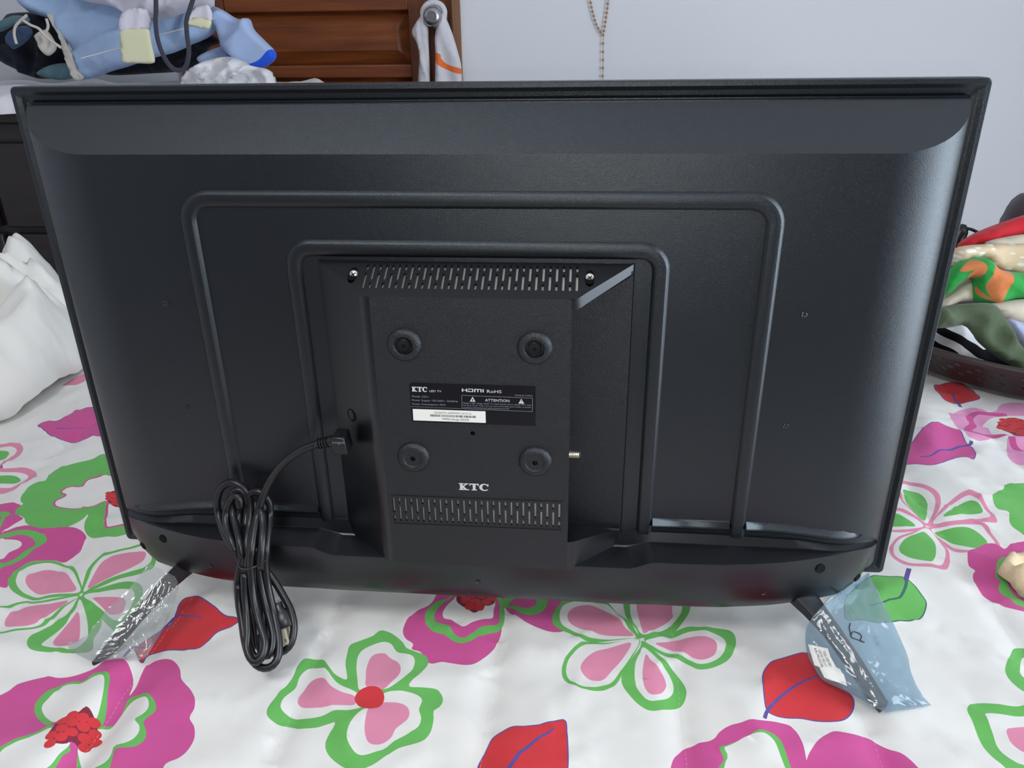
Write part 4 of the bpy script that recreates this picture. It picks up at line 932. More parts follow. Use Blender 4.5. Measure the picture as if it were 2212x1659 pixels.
l2 = [(516, 1300), (514, 1271), (516, 1237), (522, 1212), (520, 1185), (517, 1150), (516, 1120), (519, 1100), (528, 1080), (540, 1066), (552, 1061), (565, 1064), (576, 1074), (583, 1090), (584, 1110), (582, 1135), (578, 1162), (575, 1192), (573, 1216), (575, 1240), (578, 1263), (584, 1292), (591, 1321), (597, 1350), (602, 1379), (603, 1401), (599, 1424), (586, 1440), (567, 1443), (549, 1432), (535, 1408), (528, 1379), (523, 1343), (517, 1310), (515, 1285), (515, 1262)]
l3 = [(528, 1238), (529, 1278), (533, 1321), (535, 1365), (533, 1398), (541, 1422), (552, 1431), (563, 1424), (571, 1406), (573, 1386), (567, 1365), (558, 1336), (549, 1300), (544, 1263), (542, 1224), (544, 1190), (550, 1150), (556, 1115), (562, 1100), (568, 1125), (567, 1165), (564, 1200), (562, 1230)]
l4 = [(552, 1180), (556, 1205), (558, 1224), (564, 1263), (574, 1307), (584, 1343), (590, 1372), (588, 1400), (578, 1417), (566, 1414), (560, 1380), (556, 1330), (550, 1280), (548, 1230), (549, 1200)]
l5 = [(510, 1196), (501, 1170), (493, 1150), (488, 1126), (489, 1104), (496, 1084), (507, 1070), (517, 1076), (519, 1100)]
l6 = [(523, 1205), (518, 1172), (510, 1137), (502, 1106), (499, 1082), (505, 1062), (520, 1058), (532, 1074), (534, 1104), (530, 1140)]
l7 = [(568, 1205), (572, 1225), (581, 1240), (596, 1260), (613, 1289), (628, 1318), (635, 1350), (633, 1376), (625, 1396), (610, 1408), (592, 1411), (578, 1400), (572, 1370), (570, 1330), (566, 1280), (562, 1235)]
l8 = [(530, 1228), (535, 1260), (541, 1310), (548, 1350), (553, 1385), (557, 1400)]
for pts, o, o2 in ((lead, .008, .006), (l1, 0, 0.004), (l2, .002, .004), (l3, .009, .009), (l4, .004, .005), (l5, .004, .007), (l6, .006, .002), (l7, -.004, -.006), (l8, -.003, -.003)):
    mobj('cable', *tube(cpath(pts, o, o2), .0033, 10), m_cord, cord, smooth=True)
ctr = cp(547, 1213, .003); rim = []
for k in range(24):
    a = 2 * math.pi * k / 24; rim.append(ctr + np.array([.0125 * math.cos(a), -.012 * math.sin(a) + .002, .0035 * math.cos(a)]))
mobj('twist_tie', *tube(rim, .0008, 6, closed=True), m_tie, cord, smooth=True)
# angled connector at the socket
pc = aty(738, 955, -.0600)
V, F = box((pc[0] - .0062, pc[1] - .0075, pc[2] - .0078), (pc[0] + .0065, pc[1] + .010, pc[2] + .0078)); V = [list(v) for v in V]
for i in (4, 5, 6, 7): V[i][0] *= 1.0
for i in (5, 6): V[i][0] -= .002
con = bevel(mobj('connector', V, F, m_cord, cord), .0014)
prof = [(.0030, -.020), (.0034, -.017)]
for k in range(4): prof += [(.0046, -.0150 + k * .0026), (.0046, -.0137 + k * .0026), (.0034, -.0135 + k * .0026), (.0034, -.0126 + k * .0026)]
prof += [(.0048, -.0040), (.0048, 0)]
o = pc + np.array([-.006, 0, .0012]); axd = cp(690, 958, .008) - o; axd = -axd / np.linalg.norm(axd)
mobj('strain_relief', *lathe(prof, o, axd, 14), m_cord, con, smooth=40)
v, f = glyphs('Longjoin'); v = fit(v, -.0052, .0028, .0052, .0050, CAPS)
mobj('lettering', [(pc[0] + a, pc[1] - .00765, pc[2] + b) for a, b in v], f, m_grey, con)
# two-blade plug lying in the bundle
q0, q1 = cp(598, 1302, -.001), cp(614, 1357, -.003); ax = (q1 - q0) / np.linalg.norm(q1 - q0); sx = np.cross(ax, [0, -.8, .6]); sx /= np.linalg.norm(sx); sy = np.cross(sx, ax)
V = []; F = []; L = np.linalg.norm(q1 - q0)
for t, w, h in ((0, .0035, .0035), (.25, .004, .004), (.42, .007, .005), (.6, .0078, .0062), (.9, .0082, .0066), (1.0, .0076, .0060)):
    c0 = q0 + ax * L * t
    for a, b in ((-1, -.6), (-.6, -1), (.6, -1), (1, -.6), (1, .6), (.6, 1), (-.6, 1), (-1, .6)): V.append(c0 + sx * w * a + sy * h * b)
for i in range(5):
    for k in range(8): F.append([i * 8 + k, i * 8 + (k + 1) % 8, i * 8 + 8 + (k + 1) % 8, i * 8 + 8 + k])
F += [list(range(8))[::-1], [40 + k for k in range(8)]]
plug = mobj('plug', V, F, m_cord, cord, smooth=40)
for off in (.0062, -.0062):
    fr = (q1 + sy * (off * .55) + sx * .001, ax, sx, sy)
    V, F = holed(np.array([(-.002, -.0031), (.0120, -.0031), (.0138, -.0018), (.0138, .0018), (.0120, .0031), (-.002, .0031)]), [circle(.0100, 0, .0014, 12)], fr, .0013)
    V2, F2 = holed(np.array([(-.002, -.0031), (.0120, -.0031), (.0138, -.0018), (.0138, .0018), (.0120, .0031), (-.002, .0031)]), [circle(.0100, 0, .0014, 12)], (fr[0] - sy * .0013, ax, sx, sy), .0)
    E4 = [(-.002, -.0031), (.0120, -.0031), (.0138, -.0018), (.0138, .0018), (.0120, .0031), (-.002, .0031)]
    V3 = [fr[0] + a * ax + b * sx for a, b in E4] + [fr[0] + a * ax + b * sx - sy * .0013 for a, b in E4]; F3 = [[i, (i + 1) % 6, 6 + (i + 1) % 6, 6 + i] for i in range(6)]
    bm = bmesh.new(); VV, FF = merge((V, F), (V2, F2), (V3, F3))
    ob = mobj('blade', VV, FF, m_brass, plug); bm.from_mesh(ob.data); bmesh.ops.remove_doubles(bm, verts=bm.verts, dist=1e-5); bm.to_mesh(ob.data); bm.free()

# ------------------------------------------------------------------ plastic bags on the stand legs
def film(name, tint, gloss, alpha):
    m = bpy.data.materials.new(name); m.use_nodes = True; nt = m.node_tree; nt.nodes.remove(nt.nodes['Principled BSDF'])
    out = nt.nodes['Material Output']; tr = nt.nodes.new('ShaderNodeBsdfTransparent'); tr.inputs[0].default_value = lin(tint) + (1,)
    gl = nt.nodes.new('ShaderNodeBsdfGlossy'); gl.inputs['Roughness'].default_value = 0.12; gl.inputs[0].default_value = (1, 1, 1, 1)
    df = nt.nodes.new('ShaderNodeBsdfDiffuse'); df.inputs[0].default_value = lin(tint) + (1,)
    lw = nt.nodes.new('ShaderNodeLayerWeight'); pw = nt.nodes.new('ShaderNodeMath'); pw.operation = 'POWER'; pw.inputs[1].default_value = 4.0
    fr = nt.nodes.new('ShaderNodeMath'); fr.operation = 'MULTIPLY_ADD'; fr.inputs[1].default_value = 0.6; fr.inputs[2].default_value = gloss
    nt.links.new(lw.outputs['Facing'], pw.inputs[0]); nt.links.new(pw.outputs[0], fr.inputs[0])
    m1 = nt.nodes.new('ShaderNodeMixShader'); m1.inputs[0].default_value = alpha; m2 = nt.nodes.new('ShaderNodeMixShader')
    tc = nt.nodes.new('ShaderNodeTexCoord'); n = nt.nodes.new('ShaderNodeTexNoise'); n.inputs['Scale'].default_value = 34; n.inputs['Detail'].default_value = 2; n.inputs['Distortion'].default_value = 1.5
    bp = nt.nodes.new('ShaderNodeBump'); bp.inputs['Strength'].default_value = 0.24; bp.inputs['Distance'].default_value = 0.006
    nt.links.new(tc.outputs['Object'], n.inputs[0]); nt.links.new(n.outputs['Fac'], bp.inputs['Height']); nt.links.new(bp.outputs[0], gl.inputs['Normal']); nt.links.new(bp.outputs[0], lw.inputs['Normal'])
    nt.links.new(tr.outputs[0], m1.inputs[1]); nt.links.new(df.outputs[0], m1.inputs[2]); nt.links.new(fr.outputs[0], m2.inputs[0]); nt.links.new(m1.outputs[0], m2.inputs[1]); nt.links.new(gl.outputs[0], m2.inputs[2]); nt.links.new(m2.outputs[0], out.inputs[0])
    return m
m_clear = film('clear_film', (240, 242, 242), 0.045, 0.09)
m_bluef = film('blue_film', (206, 222, 231), 0.035, 0.17)
def pixof(P):
    c = (np.asarray(P) - CAMP) @ CR.T; return np.stack([c[:, 0] / c[:, 2] * FOC + 1106, c[:, 1] / c[:, 2] * FOC + 829.5], 1), c[:, 2]
LEGN = [(.279, -.036, .002), (.288, -.046, -.004), (.300, -.062, -.013), (.315, -.085, -.027), (.326, -.103, -.0395), (.3335, -.114, -.0465)]
def bagrows(Lp, Rp, zs, n=44, m=30):
    l = np.array([atz(u, v, z) for (u, v), z in zip(Lp, zs)]); r = np.array([atz(u, v, z) for (u, v), z in zip(Rp, zs)])
    l = resample(crom(l, 8, False), 1, False) if False else crom(l, 8, False); r = crom(r, 8, False)
    t = np.linspace(0, len(l) - 1, n); l = np.stack([np.interp(t, np.arange(len(l)), l[:, k]) for k in range(3)], 1); r = np.stack([np.interp(t, np.arange(len(r)), r[:, k]) for k in range(3)], 1)
    s = np.linspace(0, 1, m); return l[:, None] * (1 - s[None, :, None]) + r[:, None] * s[None, :, None]
def bag(name, Lp, Rp, zs, m_, label, seed, puffh, legx):
    G = bagrows(Lp, Rp, zs); n, m = G.shape[:2]; S_, T_ = np.meshgrid(np.linspace(0, 1, m), np.linspace(0, 1, n))
    edge = np.sqrt(np.clip(np.sin(np.pi * S_), 0, 1)) * np.clip(np.minimum(T_ * 8, (1 - T_) * 6), 0, 1) ** .5
    tv_ = (CAMP - G); tv_ /= np.linalg.norm(tv_, axis=2)[..., None]
    cr = (ridge(S_ * 7 + T_ * 5, T_ * 9 - S_ * 4, seed) * .0032 + ridge(S_ * 15, T_ * 13 + S_ * 9, seed + 1) * .0014 + vnoise(S_ * 4, T_ * 5, seed + 2) * .006)
    near = G + tv_ * ((puffh * edge + cr * edge)[..., None])
    lp_, ld_ = pixof(np.array(crom([(legx * (1 if legx > 0 else -1) * 0 + (1 if legx > 0 else -1) * x, y, z) for x, y, z in LEGN], 10, False))); npx, nd = pixof(near.reshape(-1, 3))
    dd = np.linalg.norm(npx[:, None] - lp_[None], axis=2); ki = dd.argmin(1); dist = dd[np.arange(len(dd)), ki]
    lim = ld_[ki] - .0105 + .012 * np.clip((dist - 18) / 45, 0, 1) ** 1.3; hit = (dist < 60) & (nd > lim)
    NR = near.reshape(-1, 3); sc_l = np.where(hit, lim / nd, 1.0)[:, None]; near = (CAMP + (NR - CAMP) * sc_l).reshape(near.shape)
    far = G.copy(); far[..., 2] -= (edge * .003 + np.abs(cr) * edge * .5)
    zq = drape(G[..., 0].ravel(), G[..., 1].ravel())[:, 2].reshape(n, m)
    far[..., 2] = np.maximum(far[..., 2], zq + .0008); near[..., 2] = np.maximum(near[..., 2], zq + .0014)
    root = empty(name, tuple(G[-1, m // 2]), label, 'bag')
    F = [[i * m + j, i * m + j + 1, (i + 1) * m + j + 1, (i + 1) * m + j] for i in range(n - 1) for j in range(m - 1)]
    a = mobj('front_film', near.reshape(-1, 3), F, m_, root, smooth=True); b = mobj('back_film', far.reshape(-1, 3), [f[::-1] for f in F], m_, root, smooth=True)
    return root, near.reshape(-1, 3)
FR['h'] = (120, 920, 2.9625)
Lr = topx('g', [(780, 700), (690, 790), (640, 850), (602, 930), (598, 1030), (620, 1130), (665, 1210), (720, 1290), (830, 1345), (960, 1410), (1080, 1480), (1180, 1522)])
Rr = topx('g', [(1050, 520), (1080, 590), (1120, 660), (1180, 790), (1230, 890), (1280, 1000), (1330, 1120), (1350, 1220), (1385, 1310), (1430, 1390), (1470, 1442), (1500, 1470)])
zr = [-.006, -.009, -.013, -.018, -.024, -.029, -.033, -.036, -.039, -.042, -.045, -.047]
blue, bnear = bag('plastic_bag', Lr, Rr, zr, m_bluef, 'blue tinted plastic bag with a white sticker over the stand leg', 21, .011, .31)
Ll = topx('h', [(600, 880), (545, 945), (480, 1030), (405, 1105), (335, 1165), (280, 1240), (235, 1290), (212, 1335), (150, 1368), (78, 1392), (95, 1440)])
Rl = topx('h', [(760, 960), (785, 1010), (780, 1080), (740, 1190), (700, 1280), (640, 1380), (600, 1450), (560, 1490), (460, 1490), (340, 1500), (250, 1515)])
zl_ = [-.006, -.011, -.017, -.023, -.029, -.033, -.037, -.040, -.043, -.045, -.047]
clear, cnear = bag('plastic_bag', Ll, Rl, zl_, m_clear, 'clear crinkled plastic bag over the stand leg beside the cord', 31, .011, -.31)
bpx, bdz = pixof(bnear)
def onbag(u, v, lift):
    d2 = (bpx[:, 0] - u) ** 2 + (bpx[:, 1] - v) ** 2; k = np.argsort(d2)[:4]; w = 1 / (d2[k] + .5); dz = float((bdz[k] * w).sum() / w.sum()) - lift
    return CAMP + ray(u, v) * dz
def lab2(x, y, lift): return onbag(1730 + x / 11.853, 1360 + y / 11.853, lift)
Lc = [(180, 375), (262, 640), (345, 912), (470, 960), (540, 1110), (605, 1232), (760, 1300), (960, 1350)]; Rc = [(690, 482), (755, 690), (905, 962), (1000, 1010), (1060, 1115), (1100, 1150), (1145, 1300), (1186, 1452)]
V = []; n = 9
for a, b in zip(Lc, Rc):
    for k in range(n): t = k / (n - 1); V.append(lab2(a[0] + (b[0] - a[0]) * t, a[1] + (b[1] - a[1]) * t, .0012))
F = [[i * n + k, (i + 1) * n + k, (i + 1) * n + k + 1, i * n + k + 1] for i in range(len(Lc) - 1) for k in range(n - 1)]
stk = mobj('sticker', V, F, m_lwht, blue, smooth=True)
for s, a, b in (('KA-M520338', (330, 490), (520, 960)), ('GOOD-5BOU/1', (435, 525), (620, 950)), ('TGS-33JH001', (545, 565), (740, 950))):
    v, f = glyphs(s); v = fit(v, 0, 0, 1, 1, CAPS); A = np.array(a, float); D = np.array(b, float) - A; up = np.array([62, -18.0])
    mobj('lettering', [lab2(*(A + D * x + up * y), .0024) for x, y in v], f, m_ink, stk)
sy_ = [(560, 340), (520, 480), (520, 620), (560, 780), (590, 920), (650, 990), (780, 1040), (920, 1090), (1030, 1150), (1190, 1190), (1060, 1140), (1010, 1060), (1060, 960), (1000, 830), (900, 770), (780, 730), (680, 720), (610, 800), (595, 900)]
mobj('printed_symbol', *tube(crom([onbag(1810 + x / 20.73, 1330 + y / 20.73, .0006) for x, y in sy_], 5, False), .0005, 6), m_ink, blue, smooth=True)
# ------------------------------------------------------------------ clothes and cloths
def puff(name, px, plane, th, back, er, g, mats, label=None, cat=None, parent=None, prints=(), fold=(), seed=0, step=None, group=None, world=None, ek=.6):
    """a cloth lump: outline from pixels laid on a plane (origin, normal), bulging by th to the front and back behind, with folds"""
    o = np.asarray(plane[0], float); n = np.asarray(plane[1], float); n /= np.linalg.norm(n)
    ux = np.cross([0, 0, 1.0], n) if abs(n[2]) < .9 else np.array([1.0, 0, 0]); ux /= np.linalg.norm(ux); uy = np.cross(n, ux)
    def flat(P): return np.array([((q - o) @ ux, (q - o) @ uy) for q in (world(P) if world else [atplane(u, v, o, n) for u, v in P])])
    out = resample(crom(flat(px), 6), step or g * 1.1)
    pr = [(c, resample(crom(flat(p), 5), g * .6)) for c, p in prints]
    lo, hi = out.min(0), out.max(0); G = grid(lo[0], hi[0], lo[1], hi[1], g); rs_ = np.random.RandomState(seed); G = G + rs_.uniform(-.25, .25, G.shape) * g
    G = G[inside(G, out)]; G = G[segdist(G, out) > g * .45]
    v, f, idx = cdt([out] + [p for _, p in pr], G); ok = inside(np.array([v[t].mean(0) for t in f]), out)
    f = [t for t, k in zip(f, ok) if k]; idx = [i for i, k in zip(idx, ok) if k]
    d = segdist(v, out); bd = d < 1e-6; t = np.clip(d / (er * ek), 0, 1); prof = np.sqrt(np.clip(1 - (1 - t) ** 2, 0, 1))
    h = prof * th; wv = np.zeros(len(v))
    for amp, ang_, f1, f2 in fold:
        a = math.radians(ang_); p = v[:, 0] * math.cos(a) + v[:, 1] * math.sin(a); q = -v[:, 0] * math.sin(a) + v[:, 1] * math.cos(a)
        wv = wv + amp * (.3 + .7 * prof) * (ridge(p * f1 + 3 * vnoise(p * f1 * .3, q * f2 * .6, seed + 9), q * f2, seed + int(ang_) % 7) - .3)
    h = h + wv; hb = -prof * back + wv * .6 * (1 - prof) + np.minimum(wv, 0) * prof; hb = np.where(bd, h, np.minimum(hb, h - .001))
    if n[2] > .9: h = np.maximum(h, 0.0); hb = np.where(bd, h, np.maximum(hb, -back))
    N = len(v); front = [o + a * ux + b * uy + n * c for (a, b), c in zip(v, h)]; bk = [o + a * ux + b * uy + n * c for (a, b), c in zip(v, hb)]
    m2 = np.arange(N); 
    V = list(front); mp = {}
    for i in range(N):
        if not bd[i]: mp[i] = len(V); V.append(bk[i])
        else: mp[i] = i
    cid = [0] + [c for c, _ in pr]
    F = [t for t in f] + [[mp[i] for i in t][::-1] for t in f]; MI = [cid[max(i, 0)] for i in idx] + [cid[max(i, 0)] for i in idx]
    ob = mobj(name, V, F, mats, parent, MI, smooth=True)
    if parent is None: tag(ob, label, cat, group)
    return ob
def vp(y, tilt=0.0): return ((0, y, .2), (0, -1, tilt))                  # upright plane at depth y, leaning back by tilt

c_denim = mat('pale_denim', (168, 192, 226), 0.9, spec=.15, bump=[(1500, .4, .0006), (70, .15, .003)], vary=(14, .10))
c_dark = cloth('dark_cloth', (27, 30, 42), vary=(25, .5)); c_black = cloth('black_cloth', (24, 26, 34)); c_teal = cloth('teal_cloth', (86, 116, 126), vary=(30, .25)); c_navy = cloth('navy_denim', (58, 76, 104), vary=(40, .35))
c_white = cloth('white_cotton', (228, 226, 230)); c_lilac = cloth('white_jersey', (222, 218, 230)); c_cream = cloth('cream_cotton', (206, 199, 190)); c_tag = cloth('pale_yellow_cloth', (228, 226, 190))
c_sky = cloth('sky_blue_cloth', (172, 192, 228)); c_royal = cloth('royal_blue_trim', (44, 92, 226)); c_satin = mat('white_satin', (220, 220, 224), 0.35, bump=[(40, .2, .004)])
c_cord = cloth('grey_drawstring', (66, 66, 78))

# dresser with a white sheet on top
m_dres = wood('dresser_wood', (26, 20, 22), (40, 32, 34), 0.45, 'x')
dz = 0.315; dX0, dX1, dY0, dY1 = -1.86, -0.585, 1.04, 1.56
dr = empty('dresser', ((dX0 + dX1) / 2, (dY0 + dY1) / 2, FL), 'dark brown chest of drawers beside the bed, covered by a white sheet', 'dresser')
bevel(mobj('carcass', *box((dX0, dY0 + .02, FL + .06), (dX1, dY1, dz - .025)), m_dres, dr), .004)
bevel(mobj('top', *box((dX0 - .015, dY0 - .01, dz - .025), (dX1 + .015, dY1, dz)), m_dres, dr), .005)
for x in (dX0 + .03, dX1 - .09):
    for y in (dY0 + .04, dY1 - .08): mobj('leg', *box((x, y, FL), (x + .06, y + .05, FL + .06)), m_dres, dr)
for r_ in range(4):
    for c_ in range(2):
        x0 = dX0 + .02 + c_ * .62; z0 = FL + .085 + r_ * .2
        w_ = bevel(mobj('drawer', *box((x0, dY0, z0), (x0 + .60, dY0 + .02, z0 + .185)), m_dres, dr), .004)
        mobj('knob', *lathe([(.006, 0), (.006, .012), (.014, .018), (.014, .024), (0, .028)], (x0 + .30, dY0, z0 + .1), (0, -1, 0), 14), m_steel, w_, smooth=40)
xs_ = np.linspace(dX0 + .25, -.575, 90); ss = np.linspace(0, 1, 46); V = []; F = []
for i, x in enumerate(xs_):
    over = .016 + .01 * vnoise(np.array([x * 5]), np.array([0.3]), 4)[0]
    for s in ss:
        y = 1.50 - s * (1.50 - (dY0 - .018)) * 1.0
        L = (1.50 - (dY0 - .018)); tt = s * (L + over)
        if tt < L: y, z = 1.50 - tt, dz + .012
        else: y, z = dY0 - .018 - .006, dz + .012 - (tt - L)
        edge_ = min(1, (x + .575) / -.03) if x > -.605 else 1
        f_ = ridge(np.array([x * 7 + tt * 3]), np.array([tt * 9 - x * 2]), 6)[0] * .012 + vnoise(np.array([x * 14]), np.array([tt * 16]), 7)[0] * .012
        if tt < L: z += max(f_, -.006) * edge_ + .012 * edge_
        else: y -= max(f_, -.003) + .003; z += .02 * (1 - (tt - L) / over)
        V.append((x, y, z))
nS = len(ss)
for i in range(len(xs_) - 1):
    for k in range(nS - 1): F.append([i * nS + k, i * nS + k + 1, (i + 1) * nS + k + 1, (i + 1) * nS + k])
tag(mobj('sheet', V, F, c_white, smooth=True), 'white rumpled sheet draped over the dark dresser top', 'sheet')

puff('garment', [(-60, 50), (0, 45), (15, 30), (60, 26), (110, 28), (130, 60), (140, 100), (152, 130), (168, 160), (120, 170), (70, 168), (30, 148), (0, 132), (-60, 130)], vp(1.345), .04, .04, .05, .009, c_dark, 'dark navy garment with teal lining at the end of the clothes pile', 'garment', fold=[(.02, 30, 12, 20), (.01, 100, 25, 14)], seed=3)
puff('garment', [(80, 160), (108, 141), (150, 138), (168, 164), (128, 173)], vp(1.285), .012, .008, .02, .006, c_teal, 'small teal cloth fold under the dark garment and jeans', 'garment', fold=[(.008, 70, 30, 30)], seed=4)
puff('garment', [(-30, 62), (0, 45), (30, 33), (62, 38), (60, 50), (30, 56), (5, 68), (-30, 75)], vp(1.28), .012, .008, .02, .006, c_teal, 'teal cloth edge lying on top of the dark garment', 'garment', fold=[(.006, 60, 30, 30)], seed=5)
puff('garment', [(12, 78), (30, 60), (58, 56), (72, 72), (55, 92), (32, 106), (20, 98)], vp(1.275), .012, .008, .02, .006, c_navy, 'faded blue denim pocket peeking from the dark garment', 'garment', fold=[(.008, 40, 40, 30)], seed=6)
puff('garment', [(225, 160), (290, 118), (370, 106), (415, 82), (455, 74), (474, 92), (448, 106), (436, 138), (405, 152), (340, 158)], vp(1.34), .03, .03, .03, .007, c_black, 'black garment squeezed under the pale jeans', 'garment', fold=[(.012, 20, 25, 30)], seed=7)
jeans = empty('jeans', tuple(aty(280, 165, 1.23)), 'pale blue jeans with frayed cream edges folded on the dresser', 'jeans')
puff('leg_panel', [(46, -12), (120, -16), (300, -16), (440, 0), (462, 30), (470, 54), (462, 72), (440, 86), (380, 110), (300, 136), (240, 155), (180, 171), (166, 142), (152, 104), (137, 76), (116, 44), (60, 24)], vp(1.235, .25), .026, .008, .03, .008, c_denim, parent=jeans, fold=[(.012, 15, 10, 18), (.010, 70, 14, 9), (.004, 40, 40, 30)], seed=8)
puff('frayed_hem', [(102, 34), (118, 34), (135, 74), (151, 108), (166, 148), (182, 168), (160, 172), (144, 136), (134, 110), (128, 80)], vp(1.205, .25), .006, .004, .008, .004, c_cream, parent=jeans, fold=[(.006, 60, 60, 30)], seed=9)
puff('frayed_pocket', [(76, 78), (95, 64), (112, 78), (123, 103), (106, 121), (88, 108)], vp(1.205, .25), .007, .004, .010, .004, c_cream, parent=jeans, fold=[(.005, 30, 60, 60)], seed=10)
for P in ([(36, 95), (31, 76), (33, 58), (45, 44), (58, 33)], [(50, 44), (66, 54), (84, 62), (100, 80), (132, 103)], [(100, 40), (104, 56), (100, 68)]):
    mobj('loose_thread', *tube(crom([aty(u, v, 1.195) for u, v in P], 6, False), .0032, 6), c_cream, jeans, smooth=True)
mobj('seam', *tube(crom([aty(u, v, 1.186) for u, v in ((174, 126), (205, 118), (250, 106), (262, 103))], 5, False), .0012, 6), c_white, jeans, smooth=True)
mobj('seam', *tube(crom([aty(u, v, 1.180) for u, v in ((335, 78), (380, 66), (430, 52), (462, 40))], 5, False), .0010, 6), c_white, jeans, smooth=True)
shirt = empty('shirt', tuple(aty(300, 40, 1.21)), 'white jersey shirt with cream patches and grey drawstring on top of the jeans', 'shirt')
puff('body', [(150, -50), (152, -14), (180, 2), (232, 10), (256, 22), (264, 32), (290, 29), (312, 24), (330, 40), (346, 45), (372, 40), (396, 30), (422, 20), (456, 15), (463, 0), (450, -50)], vp(1.185, .2), .030, .008, .03, .008, c_lilac, parent=shirt, fold=[(.030, 60, 12, 9), (.016, 110, 20, 12), (.006, 30, 40, 36)], seed=11)
puff('strap', [(268, 22), (318, 22), (321, 66), (260, 68)], vp(1.158), .004, .003, .006, .006, c_lilac, parent=shirt, fold=[(.004, 0, 50, 8)], seed=12)
puff('patch', [(260, 64), (290, 61), (321, 63), (329, 100), (335, 128), (330, 137), (300, 137), (268, 135), (262, 122)], vp(1.155), .003, .002, .005, .006, c_tag, parent=shirt, seed=13)
puff('strap', [(404, 26), (430, 12), (452, 12), (456, 46), (400, 50)], vp(1.158), .004, .003, .006, .006, c_lilac, parent=shirt, fold=[(.004, 0, 50, 8)], seed=14)
puff('patch', [(402, 42), (420, 38), (455, 42), (453, 62), (440, 62), (403, 53)], vp(1.154), .003, .002, .005, .005, c_tag, parent=shirt, seed=15)
V, F = tube(crom([aty(u, v, 1.152) for u, v in ((336, -30), (337, 20), (336, 45), (340, 82), (352, 118), (370, 145), (388, 152), (402, 142), (408, 110), (404, 76), (403, 45), (410, 20), (420, -10))], 7, False), .0048, 8)
mobj('drawstring', V, F, c_cord, shirt, smooth=True)
puff('garment', [(452, 12), (482, 22), (512, 40), (540, 41), (551, 65), (575, 90), (597, 114), (592, 132), (562, 150), (535, 149), (505, 132), (482, 108), (470, 80), (462, 48)], vp(1.225, .2), .02, .006, .025, .006, [c_sky, c_royal], 'light blue garment with royal blue trim hanging off the pile', 'garment',
     prints=[(1, [(480, 104), (500, 120), (532, 140), (562, 134), (588, 110), (600, 112), (595, 136), (562, 154), (530, 152), (500, 138)])], fold=[(.016, 125, 14, 7), (.006, 60, 30, 22)], seed=16)
puff('garment', [(425, 126), (455, 108), (486, 100), (498, 118), (500, 140), (450, 145)], vp(1.29), .015, .01, .02, .006, c_sky, 'pale blue sleeve tucked between black garment and white satin', 'garment', fold=[(.006, 20, 20, 20)], seed=17)
puff('cloth', [(395, 165), (425, 140), (462, 126), (505, 124), (545, 142), (578, 150), (588, 168), (592, 205), (540, 214), (430, 214), (395, 200)], vp(1.175), .02, .03, .03, .006, c_satin, 'crumpled shiny white cloth at the corner of the dresser', 'cloth', fold=[(.026, 70, 16, 20), (.014, 20, 30, 26), (.006, 50, 60, 50)], seed=18)

# ------------------------------------------------------------------ white sheet heaped on the bed
def bedpts(P): return [np.array([x, y, BED]) for x, y in P]
puff('bed_sheet', [(-.745, .31), (-.722, .37), (-.728, .45), (-.742, .54), (-.79, .62), (-.85, .70), (-.92, .78), (-.98, .84), (-1.05, .84), (-1.07, .62), (-1.04, .42), (-.92, .31), (-.83, .285)], ((0, 0, BED + .009), (0, 0, 1)), .18, .002, .24, .0085, cloth('sheet_cotton', (232, 230, 224)), 'white crumpled bed sheet heaped on the quilt beside the television', 'sheet', fold=[(.030, 35, 6, 4), (.032, 115, 9, 7), (.018, 60, 19, 12), (.008, 10, 40, 26)], seed=21, world=bedpts, ek=1.0)
puff('cloth', [(2152, 1240), (2168, 1222), (2186, 1224), (2212, 1208), (2262, 1186), (2300, 1230), (2270, 1300), (2214, 1294), (2190, 1272), (2170, 1256)], ((0, 0, BED + .003), (0, 0, 1)), .012, .001, .012, .004, [cloth('tan_print', (222, 200, 165), vary=(60, .25))], 'crumpled cream and tan cloth lying on a magenta flower of the quilt', 'cloth', fold=[(.014, 40, 26, 26), (.008, 100, 50, 36)], seed=22)

# ------------------------------------------------------------------ laundry basket
m_bask = mat('basket_plastic', (56, 44, 44), 0.5, bump=[(300, .1, .001)])
BC = np.array([.86, .70]); BA, BB, BH = .272, .252, .047
bk = empty('laundry_basket', (BC[0], BC[1], BED), 'dark brown oval plastic basket with diamond holes, full of clothes', 'basket')
per = 2 * math.pi * .27
def bwall(s, h, off=0.0):
    a = 2 * math.pi * s / per; k = 1 + .16 * (h / BH) ** 1.2; return np.array([BC[0] + (BA * k + off) * math.cos(a), BC[1] + (BB * k + off) * math.sin(a), BED + .014 + h])
hol = []; nh = 62
for r_ in range(3):
    for k in range(nh):
        s = per * (k + .5 * (r_ % 2) + .25) / nh; hc = .012 + r_ * .0095; w_, q_ = .0058, .0036
        hol.append([(s - w_, hc), (s, hc - q_), (s + w_, hc), (s, hc + q_)])
hol = [h for h in hol if h[2][0] < per - .001 and h[0][0] > .001]
ou = [(per * i / 124, 0) for i in range(125)] + [(per * (124 - i) / 124, BH) for i in range(125)]
gp = [(per * i / 124, hh) for i in range(1, 124) for hh in (.005, .040)]
v, f, idx = cdt([ou] + hol, gp); f = [t for t, i in zip(f, idx) if i == 0]
V = [bwall(a, b) for a, b in v]; N = len(V); V += [bwall(a, b, -.0028) for a, b in v]
F = [t for t in f] + [[N + i for i in t][::-1] for t in f]
from collections import Counter
ec = Counter(); 
for t in f:
    for i in range(3): ec[(t[i], t[(i + 1) % 3])] += 1
for (a, b) in list(ec):
    if (b, a) not in ec: F.append([b, a, N + a, N + b])
mobj('wall', V, F, m_bask, bk)
mobj('rim', *tube([bwall(per * i / 96, BH + .002) for i in range(96)], .0055, 8, closed=True), m_bask, bk, smooth=True)
